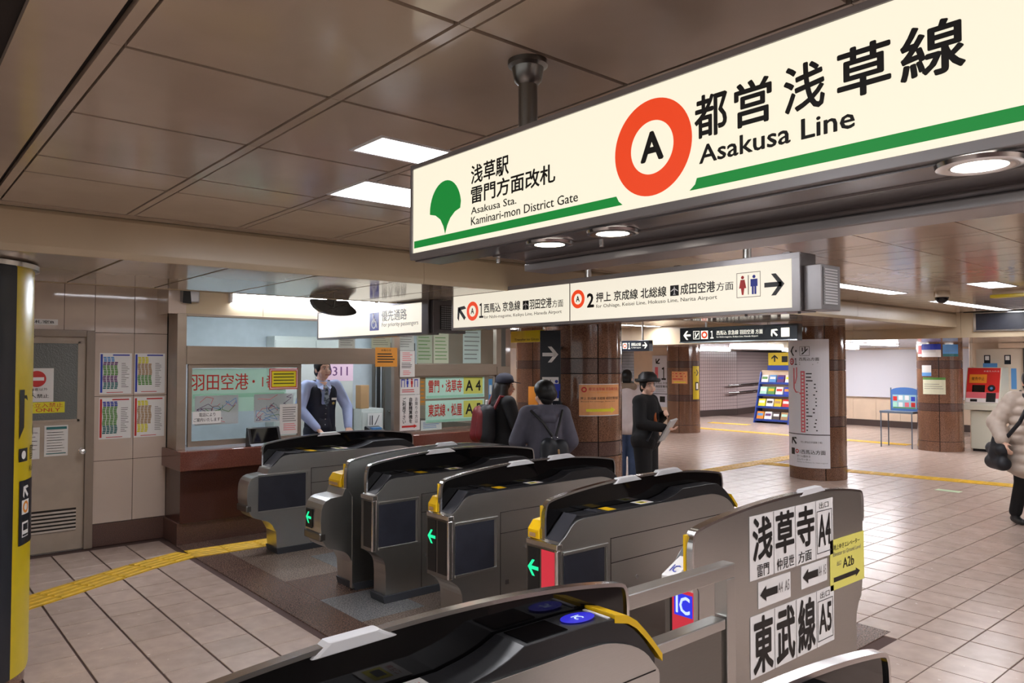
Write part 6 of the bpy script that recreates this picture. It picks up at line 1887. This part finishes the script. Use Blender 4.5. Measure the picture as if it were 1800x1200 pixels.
# ---- the officer behind the counter
k = 1.0
of_p = Person('station officer in pale blue shirt, navy vest and tie behind the counter', (-8.16, 4.02, 0.02), -2, 1.74,
              [((-0.30, 0.10, 1.16), (-0.20, 0.33, 0.945), 0.35), ((0.29, 0.10, 1.16), (0.16, 0.30, 0.945), 0.35)], turn=math.radians(6), lean=0.04)
of_p.trousers(m_vest)
of_p.coat(m_shirt, 0.95, -0.004, 0.012, 'shirt', 0, 0.95, 0.011)
kk = of_p.k
blob('vest', m_vest, of_p.root, [((-0.07, 0.030, 1.30 * kk), (-0.06, 0.016, 1.10 * kk), 0.118 * kk, 0.112 * kk), ((0.07, 0.030, 1.30 * kk), (0.06, 0.016, 1.10 * kk), 0.118 * kk, 0.112 * kk), ((-0.06, 0.016, 1.10 * kk), (-0.06, 0, 0.93 * kk), 0.112 * kk, 0.122 * kk), ((0.06, 0.016, 1.10 * kk), (0.06, 0, 0.93 * kk), 0.112 * kk, 0.122 * kk),
      ((-0.10, 0.035, 1.30 * kk), (-0.085, 0.03, 1.40 * kk), 0.085, 0.055), ((0.10, 0.035, 1.30 * kk), (0.085, 0.03, 1.40 * kk), 0.085, 0.055), ((0, 0.046, 1.13 * kk), (0, 0.022, 0.94 * kk), 0.108 * kk, 0.11 * kk)], [], 0.011, 4)
yv = 0.170
of_p.add('shirt_front', MB().add([(-0.075, 0.09, 1.45), (0.075, 0.09, 1.45), (0.055, yv, 1.36), (0, yv + 0.008, 1.19), (-0.055, yv, 1.36)], [(0, 1, 2, 4), (4, 2, 3)]), m_shirt, False)
for sg in (-1, 1):
    of_p.add('collar', MB().add([(sg * 0.012, 0.13, 1.435), (sg * 0.075, 0.085, 1.475), (sg * 0.085, 0.13, 1.40), (sg * 0.045, yv + 0.012, 1.375),
                                 (sg * 0.012, 0.115, 1.435), (sg * 0.075, 0.07, 1.475), (sg * 0.085, 0.115, 1.40), (sg * 0.045, yv - 0.004, 1.375)], [(0, 1, 2, 3), (7, 6, 5, 4), (0, 4, 5, 1), (1, 5, 6, 2), (2, 6, 7, 3), (3, 7, 4, 0)]), m_shirt, False)
of_p.add('necktie', MB().add([(-0.022, 0.142, 1.425), (0.022, 0.142, 1.425), (0.017, yv + 0.014, 1.385), (0.036, yv + 0.018, 1.25), (0, yv + 0.016, 1.18), (-0.036, yv + 0.018, 1.25), (-0.017, yv + 0.014, 1.385)], [(0, 1, 2, 6), (6, 2, 3, 5), (5, 3, 4)]), m_tie, False)
for i in range(5):
    of_p.add('button', MB().ball((0, 0.163 - 0.010 * i * 0.6, 1.16 - 0.062 * i), (0.008, 0.008, 0.008), 10, 6), m_chrome)
of_p.add('name_tag', MB().box(-0.135, -0.075, 0.152, 0.160, 1.255, 1.28), m_sheet, False)
of_p.add('vest_badge', MB().ball((-0.10, 0.150, 1.215), (0.018, 0.006, 0.018), 10, 6), mat('badge_gold', (170, 150, 90), rough=0.4, metal=0.6))
of_p.hair()

# ---- passenger in black with a bucket hat holding papers
hp_ = Person('person in black suit and black brimmed hat holding a newspaper', (-5.52, 6.70, 0), 14, 1.56,
             [((-0.24, 0.06, 1.06), (-0.05, 0.22, 1.13), 0.9, (1, 0, 0)), ((0.24, 0.06, 1.03), (0.13, 0.30, 0.99), 0.6, (0, 0, 1))], turn=math.radians(-30))
kk = hp_.k
hp_.trousers(m_coatb, 0.03)
hp_.coat(m_coatb, 0.74, 0.028, 0.02, 'jacket', 0.02)
hp_.hair()
R_ = hp_.R
c_ = hp_.hp(0, -0.005, 0.062)
hb = MB()
hb.lathe([(0.001, 0.095), (0.06, 0.09), (0.100, 0.05), (0.112, -0.012), (0.128, -0.026), (0.142, -0.010), (0.140, 0.012), (0.128, 0.004)], 28, (0, 0, 0))
hb.v = [tuple(V(c_) + R_ @ V((x, y * 1.1, z + 0.01 + 0.12 * max(0, y - 0.08)))) for x, y, z in hb.v]
hp_.add('hat', hb, m_black)
hp_.add('scarf', MB().capsule((0.0, 0.10, 1.31 * kk), (0.04, 0.135, 1.20 * kk), 0.026, 0.018).capsule((0.04, 0.135, 1.2 * kk), (0.05, 0.15, 1.12 * kk), 0.016, 0.022), mat('scarf_orange', (176, 92, 44), rough=0.8))
hp_.add('blouse_collar', MB().capsule((-0.035, 0.075, 1.385 * kk), (0.035, 0.075, 1.385 * kk), 0.035, 0.035), m_sheet)
hp_.add('bag_strap', MB().tube([(-0.12, 0.08, 1.36 * kk), (0.02, 0.165, 1.08), (0.17, 0.10, 0.84)], 0.012, 8), m_bagd)
npp = thing('newspaper', 'folded grey newspaper held by the person in the black hat', 'newspaper', (-5.2, 6.8, 0.9))
hM = hp_.root.matrix_world if False else (Matrix.Translation(hp_.root.location) @ Matrix.Rotation(hp_.root.rotation_euler.z, 4, 'Z'))
nb = MB()
pts = [(0.06, 0.24, 0.86), (0.22, 0.26, 0.86), (0.24, 0.40, 1.09), (0.06, 0.40, 1.10), (0.06, 0.255, 0.85), (0.22, 0.275, 0.85), (0.24, 0.415, 1.08), (0.06, 0.415, 1.09)]
nb.add([tuple(hM @ V(p_)) for p_ in pts], [(0, 1, 2, 3), (7, 6, 5, 4), (0, 4, 5, 1), (1, 5, 6, 2), (2, 6, 7, 3), (3, 7, 4, 0)])
nb.build('pages', mat('newsprint', (190, 190, 188), rough=0.7), npp)
nb = MB()
nb.add([tuple(hM @ V(p_)) for p_ in [(0.05, 0.215, 0.83), (0.21, 0.235, 0.83), (0.22, 0.31, 0.97), (0.05, 0.31, 0.97)]], [(0, 1, 2, 3)])
nb.build('cover', m_grey, npp)

# ---- passenger in a grey hooded coat seen from behind
gp = Person('person in grey hooded coat and black hat seen from behind past the gates', (-5.0, 4.66, 0), 150, 1.52,
            [((-0.25, 0.05, 0.99), (-0.17, 0.22, 0.83), 0.6), ((0.25, 0.03, 0.99), (0.17, 0.20, 0.83), 0.6)], turn=math.radians(18), face=False)
kk = gp.k
gp.trousers(m_coatb)
gp.coat(m_coatg, 0.55, 0.042, 0.030, 'coat', 0.03)
gp.hair()
blob('hat', m_black, gp.root, [], [(gp.hp(0, -0.015, 0.065), (0.098, 0.112, 0.088)), (gp.hp(0.01, -0.045, 0.015), (0.096, 0.090, 0.075))], 0.010, 5)
blob('hood', m_coatg, gp.root, [((-0.10, -0.07, 1.395 * kk), (0.10, -0.07, 1.395 * kk), 0.045, 0.045), ((-0.10, -0.06, 1.39 * kk), (-0.08, 0.07, 1.36 * kk), 0.045, 0.035), ((0.10, -0.06, 1.39 * kk), (0.08, 0.07, 1.36 * kk), 0.045, 0.035), ((-0.04, -0.12, 1.35 * kk), (0.04, -0.12, 1.35 * kk), 0.05, 0.05)], [], 0.011, 4)
bg = thing('shoulder_bag', 'small dark backpack with white pompom worn on the grey coat', 'bag', gp.root.location, gp.root.rotation_euler.z)
blob('bag_body', m_bagd, bg, [((-0.02, -0.235, 0.98), (-0.02, -0.245, 0.80), 0.075, 0.085), ((0.09, -0.225, 0.97), (0.10, -0.235, 0.80), 0.07, 0.08)], [], 0.012, 5)
MB().tube([(-0.15, -0.10, 1.28), (-0.06, -0.195, 1.18), (0.02, -0.215, 1.06)], 0.012, 8).build('strap', m_black, bg, True, False)
MB().tube([(0.14, -0.10, 1.28), (0.09, -0.195, 1.18), (0.05, -0.215, 1.06)], 0.012, 8).build('strap', m_black, bg, True, False)
MB().ball((0.03, -0.335, 0.80), 0.028, 14, 10).build('pompom', m_white, bg, True, False)
MB().capsule((0.05, -0.315, 0.95), (0.055, -0.33, 0.84), 0.009, 0.007).build('charm', m_cardb, bg, True, False)
for x in (0.01, 0.06): MB().ball((x, -0.222, 1.05), 0.009, 8, 6).build('buckle', m_chrome, bg, True, False)

# ---- passenger with long hair, navy cap and red backpack
rp = Person('person in black with long hair, navy cap and red backpack at the office end', (-6.36, 5.30, 0), 74, 1.56,
            [((-0.24, 0.05, 1.03), (-0.16, 0.24, 1.02), 0.8), ((0.24, 0.05, 1.03), (0.16, 0.24, 1.02), 0.8)], turn=math.radians(-12), face=True)
kk = rp.k
rp.trousers(m_coatb)
rp.coat(m_coatb, 0.50, 0.03, 0.024, 'coat', 0.03)
rp.hair(0.30)
cb = MB()
cc = rp.hp(0, -0.012, 0.055)
cb.lathe([(0.001, 0.10), (0.05, 0.092), (0.085, 0.06), (0.10, 0.0), (0.096, -0.01)], 26)
cb.v = [tuple(V(cc) + rp.R @ V((x, y * 1.08, z))) for x, y, z in cb.v]
cb2 = MB().add([(-0.075, 0.08, 0.0), (-0.05, 0.16, -0.018), (0.0, 0.185, -0.022), (0.05, 0.16, -0.018), (0.075, 0.08, 0.0), (-0.075, 0.08, 0.008), (-0.05, 0.16, -0.010), (0.0, 0.185, -0.014), (0.05, 0.16, -0.010), (0.075, 0.08, 0.008)],
               [(0, 1, 2, 3, 4), (9, 8, 7, 6, 5), (0, 5, 6, 1), (1, 6, 7, 2), (2, 7, 8, 3), (3, 8, 9, 4)])
cb2.v = [tuple(V(cc) + rp.R @ V(p_)) for p_ in cb2.v]
cb.add(cb2.v, cb2.f)
rp.add('cap', cb, m_capn)
bp = thing('backpack', 'red and black backpack worn by the person in the navy cap', 'backpack', rp.root.location, rp.root.rotation_euler.z)
blob('pack_body', m_bagr, bp, [((-0.06, -0.26, 1.17), (-0.06, -0.28, 0.92), 0.07, 0.085), ((0.06, -0.25, 1.15), (0.06, -0.26, 0.94), 0.07, 0.085)], [], 0.012, 6)
blob('pack_pocket', m_bagd, bp, [((0.07, -0.21, 1.17), (0.08, -0.22, 0.92), 0.09, 0.10), ((-0.07, -0.21, 1.17), (-0.08, -0.22, 0.92), 0.085, 0.095)], [], 0.012, 6)
for sg in (-1, 1):
    MB().tube([(sg * 0.10, -0.15, 1.20), (sg * 0.11, -0.08, 1.34), (sg * 0.11, 0.06, 1.32), (sg * 0.12, 0.12, 1.15)], 0.018, 8).build('strap', m_bagr, bp, True, False)
MB().box(-0.02, 0.02, -0.20, -0.18, 1.24, 1.30).build('label_patch', m_sheet, bp, False, False)
tag(MB().box(-6.30, -6.06, 5.62, 5.64, 1.16, 1.44).build('orange_folder', m_orange, None), 'orange folder held up beside the person in the navy cap', 'folder')

# ---- person in a padded coat at the right edge
pp = Person('person in beige padded coat with black shoulder bag at the picture edge', (-2.49, 9.27, 0), -50, 1.62,
            [((-0.33, -0.02, 1.06), (-0.30, 0.16, 0.88), 0.5), ((0.31, -0.06, 1.08), (0.31, 0.12, 0.87), 0.5, (-1, 0, 0))],
            legs=([(-0.09, 0.10, 0.46), (0.09, -0.02, 0.46)], [(-0.09, 0.10, 0.08), (0.09, -0.16, 0.10)]), turn=math.radians(-10))
kk = pp.k
pp.trousers(m_coatb, 0.01)
rb = []
for i in range(8):
    z = 1.30 - 0.10 * i
    rx, ry = 0.150 + 0.006 * i, 0.118 + 0.008 * i
    n_ = 16
    for q in range(n_):
        a, c = 2 * PI * q / n_, 2 * PI * (q + 1) / n_
        rb.append(((rx * math.cos(a), ry * math.sin(a), z), (rx * math.cos(c), ry * math.sin(c), z), 0.052, 0.052))
for i in (0, 1):
    for t_ in (0.12, 0.42, 0.72, 1.0):
        p_ = lerp(pp.sh[i], pp.elb[i], t_)
        rb.append((p_, (p_[0], p_[1], p_[2] - 0.012), 0.092, 0.092))
    for t_ in (0.25, 0.5, 0.75):
        p_ = lerp(pp.elb[i], pp.wri[i], t_)
        rb.append((p_, (p_[0], p_[1], p_[2] - 0.01), 0.086 - 0.018 * t_, 0.086 - 0.018 * t_))
pp.coat(m_puff, 0.56, 0.040, 0.022, 'padded_coat', 0.03, 0.86, 0.012, rb, 2)
blob('collar', m_puff, pp.root, [((-0.06, 0.05, 1.41 * kk), (0.06, 0.05, 1.41 * kk), 0.045, 0.045), ((-0.07, -0.06, 1.43 * kk), (0.07, -0.06, 1.43 * kk), 0.05, 0.05)], [], 0.012, 3)
pp.hair()
sb = thing('handbag', 'black shoulder bag hanging on the padded coat', 'bag', pp.root.location, pp.root.rotation_euler.z)
blob('bag_body', m_bagd, sb, [((0.33, -0.10, 0.80), (0.33, 0.12, 0.80), 0.07, 0.07), ((0.33, -0.10, 0.66), (0.33, 0.14, 0.66), 0.08, 0.075), ((0.33, 0.0, 0.95), (0.33, 0.02, 0.75), 0.04, 0.09)], [], 0.014, 5)
MB().tube([(0.30, 0.10, 0.90), (0.20, 0.215, 1.10), (0.10, 0.195, 1.30), (0.09, 0.0, 1.40), (0.18, -0.17, 1.2), (0.31, -0.10, 0.92)], 0.02, 8).build('strap', m_bagd, sb, True, False)

# ---- two walkers half hidden behind the column
wp = Person('person in pale coat and jeans walking off behind the black hat', (-7.22, 8.35, 0), 130, 1.60,
            [((-0.27, 0.0, 1.05), (-0.25, 0.05, 0.80)), ((0.27, 0.0, 1.05), (0.25, 0.05, 0.80))], face=False)
wp.trousers(m_jeans)
wp.coat(m_pale, 0.72, 0.045, 0.03, 'coat', 0.02)
wp.hair()
blob('fur_hood', mat('fur_brown', (150, 130, 112), rough=0.9), wp.root, [((-0.09, -0.07, 1.36), (0.09, -0.07, 1.36), 0.06, 0.06)], [], 0.014, 4)
wq = Person('person with brown hair beside the pale coat, mostly behind the column', (-7.95, 8.75, 0), 130, 1.60,
            [((-0.27, 0.0, 1.05), (-0.25, 0.05, 0.80)), ((0.27, 0.0, 1.05), (0.25, 0.05, 0.80))], face=False)
wq.trousers(m_coatb)
wq.coat(m_coatg, 0.70, 0.04, 0.03, 'coat', 0.02)
wq.hair(0.12, 0, mat('hair_brown', (58, 42, 36), rough=0.5))
